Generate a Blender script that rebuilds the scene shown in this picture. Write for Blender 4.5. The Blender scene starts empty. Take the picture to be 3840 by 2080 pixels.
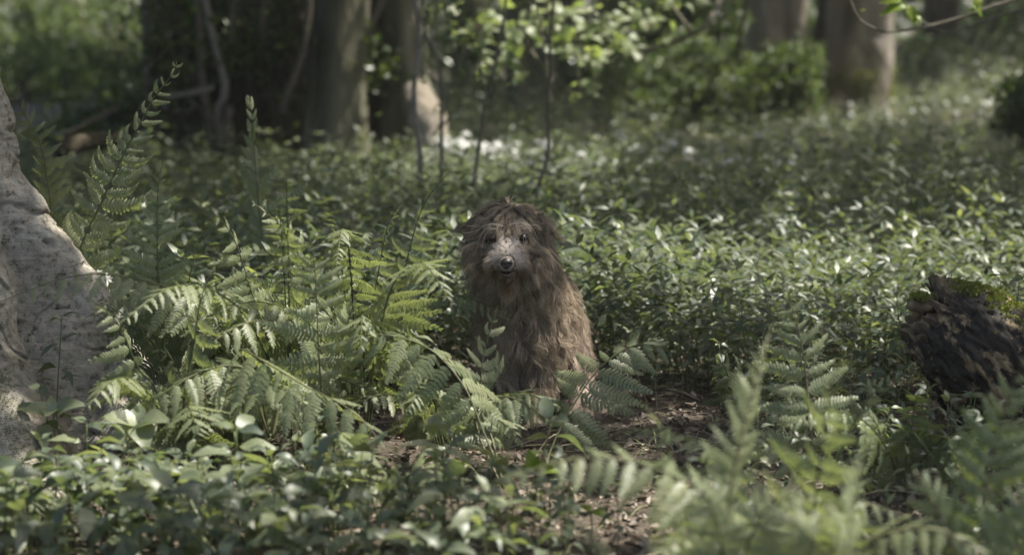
import bpy, math, random
import numpy as np
from mathutils import Vector, Matrix

random.seed(7)
RNG = np.random.default_rng(7)
SC = bpy.context.scene
COL = SC.collection
PI = math.pi

# ------------------------------------------------------------------ camera
FPX = 7680.0                         # focal length in photograph pixels (3840 wide)
CAM = np.array((0.0, 0.0, 1.25))
PITCH = math.atan2(940.0, FPX)
cam_d = bpy.data.cameras.new('camera')
cam_o = bpy.data.objects.new('camera', cam_d)
COL.objects.link(cam_o)
cam_o.location = CAM
cam_o.rotation_euler = (PI / 2 - PITCH, 0, 0)
cam_d.sensor_width = 36.0
cam_d.lens = 36.0 * FPX / 3840.0
cam_d.clip_start = 0.05
cam_d.clip_end = 800.0
cam_d.dof.use_dof = True
cam_d.dof.focus_distance = 6.2
cam_d.dof.aperture_fstop = 2.1
SC.camera = cam_o

# ------------------------------------------------------------------ world, sun, exposure
SUN_EL = math.radians(63)
SUN_XY = np.array((0.99, 0.14))
SUN_DIR = np.array((SUN_XY[0] * math.cos(SUN_EL), SUN_XY[1] * math.cos(SUN_EL), math.sin(SUN_EL)))
world = bpy.data.worlds.new('World')
SC.world = world
world.use_nodes = True
wn = world.node_tree
bg = wn.nodes['Background']
sky = wn.nodes.new('ShaderNodeTexSky')
sky.sky_type = 'NISHITA'
sky.sun_disc = False
sky.sun_elevation = SUN_EL
sky.dust_density = 4.0
sky.ozone_density = 0.4
sky.sun_rotation = math.atan2(SUN_XY[0], SUN_XY[1])
wn.links.new(sky.outputs[0], bg.inputs[0])
bg.inputs[1].default_value = 0.115
sun_d = bpy.data.lights.new('sun', 'SUN')
sun_d.energy = 5.0
sun_d.angle = math.radians(0.53)
sun_d.color = (1.0, 0.95, 0.86)
sun_o = bpy.data.objects.new('sun', sun_d)
COL.objects.link(sun_o)
sun_o.rotation_euler = Vector(SUN_DIR).to_track_quat('Z', 'Y').to_euler()
SC.view_settings.view_transform = 'Standard'
SC.view_settings.look = 'None'
SC.view_settings.gamma = 1.0
SC.view_settings.use_curve_mapping = False
SC.view_settings.exposure = 1.38
SC.render.engine = 'CYCLES'
cy = SC.cycles
cy.use_denoising = True
cy.max_bounces = 7
cy.diffuse_bounces = 4
cy.glossy_bounces = 2
cy.transmission_bounces = 4
cy.transparent_max_bounces = 6
cy.sample_clamp_indirect = 4.0
cy.caustics_reflective = False
cy.caustics_refractive = False
HAZE = 0.0008  # density of the air volume added to lift the blacks

# ------------------------------------------------------------------ helpers
_cp, _sp = math.cos(PITCH), math.sin(PITCH)
FWD = np.array((0, _cp, -_sp)); UPV = np.array((0, _sp, _cp)); RGT = np.array((1.0, 0, 0))

def P(px, py, Y):
    """world point seen at photograph pixel (px, py) at distance Y along the ground axis"""
    d = FWD + RGT * (px - 1920) / FPX + UPV * (1040 - py) / FPX
    return CAM + d * (Y / d[1])

def project(p):
    v = np.asarray(p) - CAM
    z = v @ FWD
    z = np.where(np.abs(z) < 1e-6, 1e-6, z)
    return 1920 + FPX * (v @ RGT) / z, 1040 - FPX * (v @ UPV) / z, z

def sstep(a, b, x):
    t = np.clip((np.asarray(x, float) - a) / (b - a), 0, 1)
    return t * t * (3 - 2 * t)

def _hash(i, j, k, seed):
    h = (i.astype(np.int64) * 374761393 + j.astype(np.int64) * 668265263 + k.astype(np.int64) * 2147483647 + seed * 974711) & 0x7fffffff
    h = ((h ^ (h >> 13)) * 1274126177) & 0x7fffffff
    h = ((h ^ (h >> 16)) * 2246822519) & 0x7fffffff
    return (h ^ (h >> 15)) / float(0x7fffffff) * 2 - 1

def noise3(p, seed=0):
    p = np.asarray(p, float)
    i = np.floor(p).astype(np.int64)
    f = p - i
    u = f * f * (3 - 2 * f)
    r = 0
    for a in (0, 1):
        for b in (0, 1):
            for c in (0, 1):
                w = (u[..., 0] if a else 1 - u[..., 0]) * (u[..., 1] if b else 1 - u[..., 1]) * (u[..., 2] if c else 1 - u[..., 2])
                r = r + w * _hash(i[..., 0] + a, i[..., 1] + b, i[..., 2] + c, seed)
    return r

def fbm(p, octaves=4, seed=0, gain=0.5):
    p = np.asarray(p, float)
    r = 0; a = 1.0
    for o in range(octaves):
        r = r + a * noise3(p * (2.0 ** o) + o * 17.3, seed + o)
        a *= gain
    return r

def nrm(v):
    v = np.asarray(v, float)
    return v / np.maximum(np.linalg.norm(v, axis=-1, keepdims=True), 1e-9)

def catmull(ctrl, n):
    c = np.asarray(ctrl, float)
    c = np.vstack([2 * c[0] - c[1], c, 2 * c[-1] - c[-2]])
    m = len(c) - 3
    out = []
    for t in np.linspace(0, m - 1e-6, n):
        i = int(t); u = t - i
        p0, p1, p2, p3 = c[i:i + 4]
        out.append(0.5 * (2 * p1 + (p2 - p0) * u + (2 * p0 - 5 * p1 + 4 * p2 - p3) * u * u + (3 * p1 - p0 - 3 * p2 + p3) * u ** 3))
    return np.array(out)

def make_mesh(name, verts, tris, mat=None, smooth=True, tint=None, quads=None):
    verts = np.asarray(verts, np.float32).reshape(-1, 3)
    me = bpy.data.meshes.new(name)
    faces = np.asarray(quads if quads is not None else tris, np.int32)
    k = faces.shape[1]
    me.vertices.add(len(verts)); me.vertices.foreach_set('co', verts.ravel())
    me.loops.add(faces.size); me.loops.foreach_set('vertex_index', faces.ravel())
    me.polygons.add(len(faces))
    me.polygons.foreach_set('loop_start', np.arange(0, faces.size, k, dtype=np.int32))
    me.polygons.foreach_set('use_smooth', np.full(len(faces), bool(smooth)))
    if tint is not None:
        at = me.attributes.new('tint', 'FLOAT', 'POINT')
        at.data.foreach_set('value', np.asarray(tint, np.float32))
    if mat is not None:
        me.materials.append(mat)
    me.update(calc_edges=True)
    return me

def add(name, me, parent=None, matrix=None, label=None, cat=None, group=None, kind=None, mat=None):
    o = bpy.data.objects.new(name, me)
    COL.objects.link(o)
    if parent is not None:
        o.parent = parent
    if matrix is not None:
        o.matrix_local = matrix
    if label: o['label'] = label
    if cat: o['category'] = cat
    if group: o['group'] = group
    if kind: o['kind'] = kind
    return o

def root(name, loc, label, cat, group=None, kind=None):
    return add(name, None, None, Matrix.Translation(Vector([float(c) for c in loc])), label, cat, group, kind)

class Geo:
    """collects triangles"""
    def __init__(s): s.v = []; s.f = []; s.t = []; s.n = 0
    def add(s, v, f, tint=0.0):
        v = np.asarray(v, float).reshape(-1, 3); f = np.asarray(f, int).reshape(-1, 3)
        s.v.append(v); s.f.append(f + s.n)
        s.t.append(np.broadcast_to(np.asarray(tint, float), (len(v),)).copy()); s.n += len(v)
    def tube(s, pts, rad, sides=6, tint=0.0, noise=0.0, cap=True):
        pts = np.asarray(pts, float); n = len(pts)
        rad = np.broadcast_to(np.asarray(rad, float), (n,))
        T = nrm(np.gradient(pts, axis=0))
        ref = np.array((0.31, 0.77, 0.55)) if abs(T[0] @ np.array((0.31, 0.77, 0.55))) < .9 else np.array((1., 0, 0))
        A = nrm(np.cross(T, ref)); B = np.cross(T, A)
        th = np.linspace(0, 2 * PI, sides, endpoint=False)
        ring = pts[:, None] + rad[:, None, None] * (np.cos(th)[None, :, None] * A[:, None] + np.sin(th)[None, :, None] * B[:, None])
        if noise:
            nz = fbm(ring / (rad.max() * 1.2), 3, 5)
            ring = ring + (ring - pts[:, None]) * (noise * nz)[..., None]
        v = ring.reshape(-1, 3)
        i = np.arange(n - 1)[:, None] * sides; j = np.arange(sides)[None]
        a = i + j; b = i + (j + 1) % sides
        q = np.stack([a, b, b + sides, a + sides], -1).reshape(-1, 4)
        f = np.vstack([q[:, [0, 1, 2]], q[:, [0, 2, 3]]])
        if cap:
            v = np.vstack([v, pts[:1], pts[-1:]])
            c0, c1 = n * sides, n * sides + 1
            jj = np.arange(sides)
            f = np.vstack([f, np.stack([(jj + 1) % sides, jj, np.full(sides, c0)], -1),
                           np.stack([(n - 1) * sides + jj, (n - 1) * sides + (jj + 1) % sides, np.full(sides, c1)], -1)])
        s.add(v, f, tint)
    def mesh(s, name, mat, smooth=True, off=None):
        v = np.vstack(s.v)
        if off is not None: v = v - np.asarray(off)
        return make_mesh(name, v, np.vstack(s.f), mat, smooth, np.concatenate(s.t))

# ------------------------------------------------------------------ materials
def new_mat(name):
    m = bpy.data.materials.new(name); m.use_nodes = True
    nt = m.node_tree; nt.nodes.clear()
    return m, nt, nt.nodes, nt.links

def N(nt, kind, **kw):
    n = nt.nodes.new('ShaderNode' + kind)
    for k, v in kw.items():
        if k.startswith('_'): setattr(n, k[1:], v)
        else: n.inputs[k].default_value = v
    return n

def ramp(nt, fac, stops):
    r = nt.nodes.new('ShaderNodeValToRGB')
    el = r.color_ramp.elements
    while len(el) < len(stops): el.new(0.5)
    for e, (p, c) in zip(el, stops):
        e.position = p; e.color = (*c, 1)
    nt.links.new(fac, r.inputs[0])
    return r.outputs[0]

def leaf_mat(name, c0, c1, c2, trans=0.42, rough=0.38, spec=0.5, tcol=(1.25, 1.35, 0.55), bump=0.0):
    """leaf surface: colour varies leaf by leaf (tint attribute + object random); light comes through"""
    m, nt, nd, lk = new_mat(name)
    at = N(nt, 'Attribute', _attribute_name='tint')
    oi = N(nt, 'ObjectInfo')
    s = N(nt, 'Math', _operation='ADD'); lk.new(at.outputs['Fac'], s.inputs[0]); lk.new(oi.outputs['Random'], s.inputs[1])
    fr = N(nt, 'Math', _operation='FRACT'); lk.new(s.outputs[0], fr.inputs[0])
    col = ramp(nt, fr.outputs[0], [(0.0, c0), (0.55, c1), (0.9, c2), (1.0, c2)])
    geo = N(nt, 'NewGeometry')
    nz = N(nt, 'TexNoise', Scale=60.0, Detail=2.0); lk.new(geo.outputs['Position'], nz.inputs['Vector'])
    vm = N(nt, 'MapRange'); vm.inputs['To Min'].default_value = .72; vm.inputs['To Max'].default_value = 1.25
    lk.new(nz.outputs[0], vm.inputs['Value'])
    mx = N(nt, 'VectorMath', _operation='SCALE'); lk.new(col, mx.inputs[0]); lk.new(vm.outputs[0], mx.inputs['Scale'])
    pr = N(nt, 'BsdfPrincipled', Roughness=rough); pr.inputs['Specular IOR Level'].default_value = spec
    lk.new(mx.outputs[0], pr.inputs['Base Color'])
    tr = N(nt, 'BsdfTranslucent')
    tm = N(nt, 'VectorMath', _operation='MULTIPLY'); lk.new(mx.outputs[0], tm.inputs[0]); tm.inputs[1].default_value = tcol
    lk.new(tm.outputs[0], tr.inputs[0])
    mix = N(nt, 'MixShader'); mix.inputs[0].default_value = trans
    lk.new(pr.outputs[0], mix.inputs[1]); lk.new(tr.outputs[0], mix.inputs[2])
    out = N(nt, 'OutputMaterial'); lk.new(mix.outputs[0], out.inputs[0])
    return m

def simple_mat(name, stops, scale=8.0, rough=0.8, bump=0.3, bscale=30.0, spec=0.25, stretch=(1, 1, 1), dist=0.01, detail=6.0):
    m, nt, nd, lk = new_mat(name)
    geo = N(nt, 'NewGeometry')
    mp = N(nt, 'Mapping'); mp.inputs['Scale'].default_value = stretch
    lk.new(geo.outputs['Position'], mp.inputs[0])
    n1 = N(nt, 'TexNoise', Scale=scale, Detail=detail, Roughness=0.62); lk.new(mp.outputs[0], n1.inputs['Vector'])
    col = ramp(nt, n1.outputs[0], stops)
    pr = N(nt, 'BsdfPrincipled', Roughness=rough); pr.inputs['Specular IOR Level'].default_value = spec
    lk.new(col, pr.inputs['Base Color'])
    if bump:
        n2 = N(nt, 'TexNoise', Scale=bscale, Detail=5.0, Roughness=0.6); lk.new(mp.outputs[0], n2.inputs['Vector'])
        b = N(nt, 'Bump', Strength=bump, Distance=dist); lk.new(n2.outputs[0], b.inputs['Height']); lk.new(b.outputs[0], pr.inputs['Normal'])
    out = N(nt, 'OutputMaterial'); lk.new(pr.outputs[0], out.inputs[0])
    return m

M = {}
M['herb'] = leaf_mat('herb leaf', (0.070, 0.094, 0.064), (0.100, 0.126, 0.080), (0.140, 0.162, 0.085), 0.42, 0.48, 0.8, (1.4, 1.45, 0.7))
M['herb_pale'] = leaf_mat('pale herb leaf', (0.115, 0.142, 0.082), (0.155, 0.182, 0.105), (0.19, 0.215, 0.115), 0.42, 0.46, 1.0, (1.5, 1.5, 0.75))  # paler leaf colour, scattered through the herbs and seedlings
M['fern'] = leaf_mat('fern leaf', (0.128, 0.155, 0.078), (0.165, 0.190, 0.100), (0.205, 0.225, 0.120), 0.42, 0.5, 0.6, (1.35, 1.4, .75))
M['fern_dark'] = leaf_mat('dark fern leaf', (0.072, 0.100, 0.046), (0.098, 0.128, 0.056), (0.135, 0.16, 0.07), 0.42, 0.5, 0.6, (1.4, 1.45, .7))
M['lime'] = leaf_mat('lime leaf', (0.13, 0.19, 0.02), (0.16, 0.22, 0.025), (0.2, 0.25, 0.03), 0.5, 0.4, 0.4)
M['canopy'] = leaf_mat('canopy leaf', (0.05, 0.075, 0.03), (0.065, 0.095, 0.035), (0.085, 0.115, 0.045), 0.42, 0.5, 0.35)
M['shrub'] = leaf_mat('shrub leaf', (0.055, 0.080, 0.038), (0.085, 0.115, 0.052), (0.125, 0.155, 0.075), 0.42, 0.5, 0.35)
M['ivy'] = leaf_mat('ivy leaf', (0.030, 0.048, 0.018), (0.050, 0.076, 0.024), (0.09, 0.12, 0.03), 0.30, 0.35, 0.5)
M['hazel'] = leaf_mat('hazel leaf', (0.17, 0.21, 0.11), (0.23, 0.27, 0.15), (0.30, 0.32, 0.21), 0.48, 0.45, 0.4)
M['stem'] = leaf_mat('green stalk', (0.07, 0.10, 0.03), (0.10, 0.13, 0.045), (0.14, 0.15, 0.06), 0.15, 0.5, 0.3)
M['rachis'] = leaf_mat('fern stalk', (0.06, 0.075, 0.03), (0.09, 0.10, 0.04), (0.10, 0.085, 0.045), 0.1, 0.5, 0.3)
M['litter'] = leaf_mat('dead leaf', (0.062, 0.047, 0.034), (0.125, 0.100, 0.075), (0.26, 0.22, 0.175), 0.12, 0.6, 0.3, (1.2, 0.9, 0.6))
M['white'] = leaf_mat('white petal', (0.62, 0.62, 0.60), (0.7, 0.7, 0.68), (0.78, 0.78, 0.76), 0.35, 0.6, 0.2, (1, 1, 1))
M['blue'] = leaf_mat('bluebell petal', (0.07, 0.055, 0.14), (0.10, 0.08, 0.18), (0.17, 0.14, 0.25), 0.3, 0.6, 0.2, (1, 1, 1))
M['moss'] = leaf_mat('moss', (0.10, 0.12, 0.03), (0.15, 0.17, 0.045), (0.20, 0.21, 0.06), 0.3, 0.7, 0.15)
M['straw'] = leaf_mat('bleached stalk', (0.20, 0.17, 0.11), (0.30, 0.26, 0.18), (0.18, 0.19, 0.09), 0.1, 0.6, 0.3, (1, 1, 1))
M['soil'] = simple_mat('woodland soil', [(0.25, (0.028, 0.022, 0.016)), (0.5, (0.056, 0.045, 0.034)), (0.72, (0.11, 0.090, 0.068))], 14, 0.9, 0.7, 60, 0.2)
M['twig'] = simple_mat('twig bark', [(0.3, (0.055, 0.043, 0.032)), (0.7, (0.15, 0.125, 0.098))], 25, 0.8, 0.4, 80)
M['twig_grey'] = simple_mat('pale twig bark', [(0.3, (0.12, 0.105, 0.088)), (0.7, (0.27, 0.245, 0.215))], 25, 0.75, 0.4, 80)
M['sapling'] = simple_mat('sapling bark', [(0.3, (0.07, 0.062, 0.045)), (0.7, (0.15, 0.135, 0.10))], 25, 0.75, 0.4, 80)
M['bark_dark'] = simple_mat('dark bark', [(0.3, (0.028, 0.023, 0.014)), (0.55, (0.070, 0.056, 0.036)), (0.8, (0.13, 0.105, 0.070))], 7, 0.85, 0.8, 18, 0.2, (1, 1, .3), 0.04)  # darkest of the bark tones
M['bark_mid'] = simple_mat('grey brown bark', [(0.3, (0.060, 0.056, 0.036)), (0.55, (0.11, 0.105, 0.072)), (0.8, (0.18, 0.168, 0.125))], 5, 0.85, 0.7, 16, 0.2, (1, 1, .25), 0.04)
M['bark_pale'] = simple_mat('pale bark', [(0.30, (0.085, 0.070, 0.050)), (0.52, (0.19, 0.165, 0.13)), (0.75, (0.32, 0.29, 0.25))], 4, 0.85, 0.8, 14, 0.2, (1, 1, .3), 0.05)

# ------------------------------------------------------------------ ground
def hz(x, y):
    x = np.asarray(x, float); y = np.asarray(y, float)
    p = np.stack([x * .5, y * .5, np.zeros_like(x)], -1)
    q = np.stack([x * 3.0, y * 3.0, np.zeros_like(x)], -1)
    near = 0.03 * fbm(p, 2, 3) + 0.012 * noise3(q, 9)
    rise = 0.75 * sstep(14, 30, y) * sstep(4.0, 8.5, x) + 0.25 * sstep(24, 60, y)
    return near + rise

def build_ground():
    ys = np.concatenate([np.linspace(-30, 2, 20), np.linspace(2.2, 10, 130), np.linspace(10.2, 40, 120), np.linspace(42, 300, 40)])
    xs = np.concatenate([np.linspace(-200, -9, 30), np.linspace(-8.5, -3, 30), np.linspace(-2.95, 2.95, 110), np.linspace(3, 8.5, 30), np.linspace(9, 200, 30)])
    X, Y = np.meshgrid(xs, ys)
    Z = hz(X, Y)
    v = np.stack([X, Y, Z], -1).reshape(-1, 3)
    nx, ny = len(xs), len(ys)
    i = np.arange(ny - 1)[:, None] * nx + np.arange(nx - 1)[None]
    q = np.stack([i, i + 1, i + nx + 1, i + nx], -1).reshape(-1, 4)
    return add('ground', make_mesh('ground', v, None, M['soil'], True, None, q), kind='structure')
GROUND = build_ground()
GROUND['label'] = 'brown woodland soil under the plants and leaf litter'

# ------------------------------------------------------------------ the near beech on the left
def beech_bark():
    m, nt, nd, lk = new_mat('old beech bark')
    geo = N(nt, 'NewGeometry')
    big = N(nt, 'TexNoise', Scale=4.5, Detail=7.0, Roughness=0.65); lk.new(geo.outputs['Position'], big.inputs['Vector'])
    col = ramp(nt, big.outputs[0], [(0.28, (0.14, 0.122, 0.095)), (0.45, (0.27, 0.245, 0.205)), (0.60, (0.37, 0.345, 0.30)), (0.78, (0.46, 0.44, 0.40))])
    mp = N(nt, 'Mapping'); mp.inputs['Scale'].default_value = (3.0, 3.0, 26.0); mp.inputs['Rotation'].default_value = (0.15, 0.35, 0)
    lk.new(geo.outputs['Position'], mp.inputs[0])
    wr = N(nt, 'TexNoise', Scale=1.6, Detail=6.0, Roughness=0.6); lk.new(mp.outputs[0], wr.inputs['Vector'])
    fine = N(nt, 'TexNoise', Scale=42.0, Detail=6.0, Roughness=0.7); lk.new(geo.outputs['Position'], fine.inputs['Vector'])
    dk = ramp(nt, fine.outputs[0], [(0.33, (0.22, 0.20, 0.165)), (0.46, (0.85, 0.85, 0.83)), (0.68, (1.15, 1.15, 1.15))])
    mul = N(nt, 'MixRGB', _blend_type='MULTIPLY'); mul.inputs[0].default_value = 1.0
    lk.new(col, mul.inputs[1]); lk.new(dk, mul.inputs[2])
    # cracks
    nzv = N(nt, 'TexNoise', Scale=6.0, Detail=3.0); lk.new(geo.outputs['Position'], nzv.inputs['Vector'])
    mixv = N(nt, 'MixRGB', _blend_type='ADD'); mixv.inputs[0].default_value = 0.35
    lk.new(geo.outputs['Position'], mixv.inputs[1]); lk.new(nzv.outputs['Color'], mixv.inputs[2])
    vor = N(nt, 'TexVoronoi', Scale=6.5, _feature='DISTANCE_TO_EDGE'); lk.new(mixv.outputs[0], vor.inputs['Vector'])
    ck = ramp(nt, vor.outputs['Distance'], [(0.0, (0.5, 0.46, 0.4)), (0.02, (0.85, 0.85, 0.83)), (0.05, (1, 1, 1))])
    gate = ramp(nt, big.outputs[0], [(0.38, (.8, .8, .8)), (0.5, (0.05, 0.05, 0.05))])
    mul2 = N(nt, 'MixRGB', _blend_type='MULTIPLY'); lk.new(gate, mul2.inputs[0])
    lk.new(mul.outputs[0], mul2.inputs[1]); lk.new(ck, mul2.inputs[2])
    # pale lichen discs
    v2 = N(nt, 'TexVoronoi', Scale=9.0); lk.new(mixv.outputs[0], v2.inputs['Vector'])
    ls = ramp(nt, v2.outputs['Distance'], [(0.10, (1, 1, 1)), (0.20, (0, 0, 0))])
    lsel = ramp(nt, v2.outputs['Color'], [(0.66, (0, 0, 0)), (0.70, (1, 1, 1))])
    lm = N(nt, 'MixRGB', _blend_type='MULTIPLY'); lm.inputs[0].default_value = 1.0; lk.new(ls, lm.inputs[1]); lk.new(lsel, lm.inputs[2])
    lmul = N(nt, 'Math', _operation='MULTIPLY'); lmul.inputs[1].default_value = .6; lk.new(lm.outputs[0], lmul.inputs[0])
    lich = N(nt, 'MixRGB'); lk.new(lmul.outputs[0], lich.inputs[0]); lk.new(mul2.outputs[0], lich.inputs[1]); lich.inputs[2].default_value = (0.47, 0.46, 0.42, 1)
    pr = N(nt, 'BsdfPrincipled', Roughness=0.85); pr.inputs['Specular IOR Level'].default_value = 0.2
    lk.new(lich.outputs[0], pr.inputs['Base Color'])
    b1 = N(nt, 'Bump', Strength=0.9, Distance=0.016); lk.new(wr.outputs[0], b1.inputs['Height'])
    b2 = N(nt, 'Bump', Strength=0.9, Distance=0.009); lk.new(fine.outputs[0], b2.inputs['Height']); lk.new(b1.outputs[0], b2.inputs['Normal'])
    b3 = N(nt, 'Bump', Strength=0.2, Distance=0.006); lk.new(ck, b3.inputs['Height']); lk.new(b2.outputs[0], b3.inputs['Normal'])
    lk.new(b3.outputs[0], pr.inputs['Normal'])
    out = N(nt, 'OutputMaterial'); lk.new(pr.outputs[0], out.inputs[0])
    return m
M['beech'] = beech_bark()

BX, BY = -1.83, 6.25
def build_beech():
    th = np.concatenate([np.linspace(-1.55, 0.35, 250), np.linspace(0.37, 2 * PI - 1.57, 70)])
    hs = np.concatenate([np.linspace(-0.12, 1.25, 260), np.linspace(1.28, 2.2, 25), np.linspace(2.4, 9.0, 24)])
    TH, H = np.meshgrid(th, hs)
    flh = np.array([-.12, 0, .14, .26, .4, .52, .77, .94, 1.1, 1.4, 2.0, 9.0])
    flv = np.array([.88, .74, .56, .44, .335, .265, .125, .07, .03, .01, 0, 0])
    fl = np.interp(H, flh, flv)
    def ang(a, w):
        d = (TH - a + PI) % (2 * PI) - PI
        return np.exp(-(d / w) ** 2)
    rt = 0.27 - 0.014 * np.clip(H, 0, 9)
    lob = np.maximum.reduce([ang(-.10, .40), 1.08 * ang(-1.02, .40), .9 * ang(1.1, .5), 1.0 * ang(2.2, .5), .9 * ang(3.3, .5)])
    creaseline = -.52 - .10 * np.sin(H * 9.0)
    d = (TH - creaseline + PI) % (2 * PI) - PI
    crease = np.exp(-(d / .10) ** 2) * sstep(1.0, .45, H) * .075
    r = rt + fl * (0.42 + 0.58 * lob) - crease
    # low knuckle of root in front
    kn = np.exp(-(((TH + 1.22 + PI) % (2 * PI) - PI) / .26) ** 2) * sstep(.46, .05, H) * .07
    r = r + kn
    X = BX + r * np.cos(TH); Yv = BY + r * np.sin(TH)
    p = np.stack([X, Yv, H], -1)
    dsp = 0.030 * fbm(p * 3.2, 3, 21) + 0.018 * fbm(p * np.array((9, 9, 11)), 3, 22)
    rid = 1 - np.abs(fbm(p * np.array((7, 7, 9)), 3, 23))
    dsp -= 0.020 * sstep(.80, 1.0, rid) * sstep(-0.2, .35, noise3(p * 3.0, 33))
    pit = noise3(p * np.array((26, 26, 34)), 24)
    dsp -= 0.016 * sstep(.25, .7, pit) * sstep(-.2, .4, noise3(p * 4.5, 25) + .45 * (H > .65))
    # crosswise wrinkles along the toe of the root
    wq = np.stack([(r * np.cos(TH)) * 4, (r * np.sin(TH)) * 4, (H + .55 * r) * 46], -1)
    dsp += 0.005 * noise3(wq, 26) * sstep(.62, .3, H)
    r = r + dsp * sstep(2.2, 1.4, H) + 0.01 * fbm(p * 2, 2, 30)
    lean = -0.02 * np.clip(H - 1, 0, 9) ** 1.2
    v = np.stack([r * np.cos(TH) + lean, r * np.sin(TH), H], -1).reshape(-1, 3)
    nx, ny = len(th), len(hs)
    i = np.arange(ny - 1)[:, None] * nx; j = np.arange(nx)[None]
    q = np.stack([i + j, i + (j + 1) % nx, i + nx + (j + 1) % nx, i + nx + j], -1).reshape(-1, 4)
    t = root('beech_tree', (BX, BY, 0), 'old pale beech with rough cracked bark and flaring roots at the left edge', 'tree')
    add('trunk', make_mesh('trunk', v, None, M['beech'], True, None, q), t)
    # moss cushion in the fold of the front root
    g = Geo()
    for k in range(1500):
        a = -1.02 + RNG.normal() * .035; h = RNG.uniform(.06, .30)
        rr = np.interp(h, flh, flv); 
        ii = np.argmin(np.abs(hs - h)); jj = np.argmin(np.abs(th - a - .12 * (h - .15)))
        c = v.reshape(ny, nx, 3)[ii, jj]
        dv = nrm(np.array((math.cos(a), math.sin(a), .5)) + RNG.normal(size=3) * .5) * RNG.uniform(.004, .009)
        s = nrm(np.cross(dv, RNG.normal(size=3))) * .0022
        g.add([c - s, c + s, c + dv], [[0, 1, 2]], RNG.random())
    add('moss', g.mesh('moss', M['moss'], False), t, kind='stuff')
    return t
BEECH = build_beech()

# ------------------------------------------------------------------ the rotten log on the right
def log_mat():
    m, nt, nd, lk = new_mat('rotten black wood')
    tc = N(nt, 'TexCoord')
    mp = N(nt, 'Mapping', _vector_type='TEXTURE'); mp.inputs['Rotation'].default_value = (0, 0.78, 0); mp.inputs['Scale'].default_value = (.15, .085, .075)
    lk.new(tc.outputs['Object'], mp.inputs[0])
    n1 = N(nt, 'TexNoise', Scale=1.15, Detail=9.0, Roughness=0.72, Distortion=0.5); lk.new(mp.outputs[0], n1.inputs['Vector'])
    patch = ramp(nt, n1.outputs[0], [(0.54, (0, 0, 0)), (0.575, (1, 1, 1))])
    n2 = N(nt, 'TexNoise', Scale=5.0, Detail=6.0); lk.new(mp.outputs[0], n2.inputs['Vector'])
    dark = ramp(nt, n2.outputs[0], [(0.3, (0.008, 0.007, 0.006)), (0.7, (0.034, 0.026, 0.019))])
    tan = ramp(nt, n2.outputs[0], [(0.3, (0.11, 0.075, 0.040)), (0.7, (0.30, 0.225, 0.135))])
    at = N(nt, 'Attribute', _attribute_name='tint')
    add_ = N(nt, 'MixRGB', _blend_type='ADD'); add_.inputs[0].default_value = 1.0
    bk = N(nt, 'Math', _operation='MULTIPLY'); lk.new(at.outputs['Fac'], bk.inputs[0]); bk.inputs[1].default_value = 1.0
    lk.new(patch, add_.inputs[1]); lk.new(bk.outputs[0], add_.inputs[2])
    cl = N(nt, 'Math', _operation='MINIMUM'); lk.new(add_.outputs[0], cl.inputs[0]); cl.inputs[1].default_value = 1.0
    mix = N(nt, 'MixRGB'); lk.new(cl.outputs[0], mix.inputs[0]); lk.new(dark, mix.inputs[1]); lk.new(tan, mix.inputs[2])
    pr = N(nt, 'BsdfPrincipled', Roughness=0.7); pr.inputs['Specular IOR Level'].default_value = 0.3
    lk.new(mix.outputs[0], pr.inputs['Base Color'])
    b = N(nt, 'Bump', Strength=0.8, Distance=0.012); lk.new(n1.outputs[0], b.inputs['Height'])
    b2 = N(nt, 'Bump', Strength=0.6, Distance=0.006); lk.new(n2.outputs[0], b2.inputs['Height']); lk.new(b.outputs[0], b2.inputs['Normal'])
    lk.new(b2.outputs[0], pr.inputs['Normal'])
    out = N(nt, 'OutputMaterial'); lk.new(pr.outputs[0], out.inputs[0])
    return m
M['log'] = log_mat()

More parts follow.
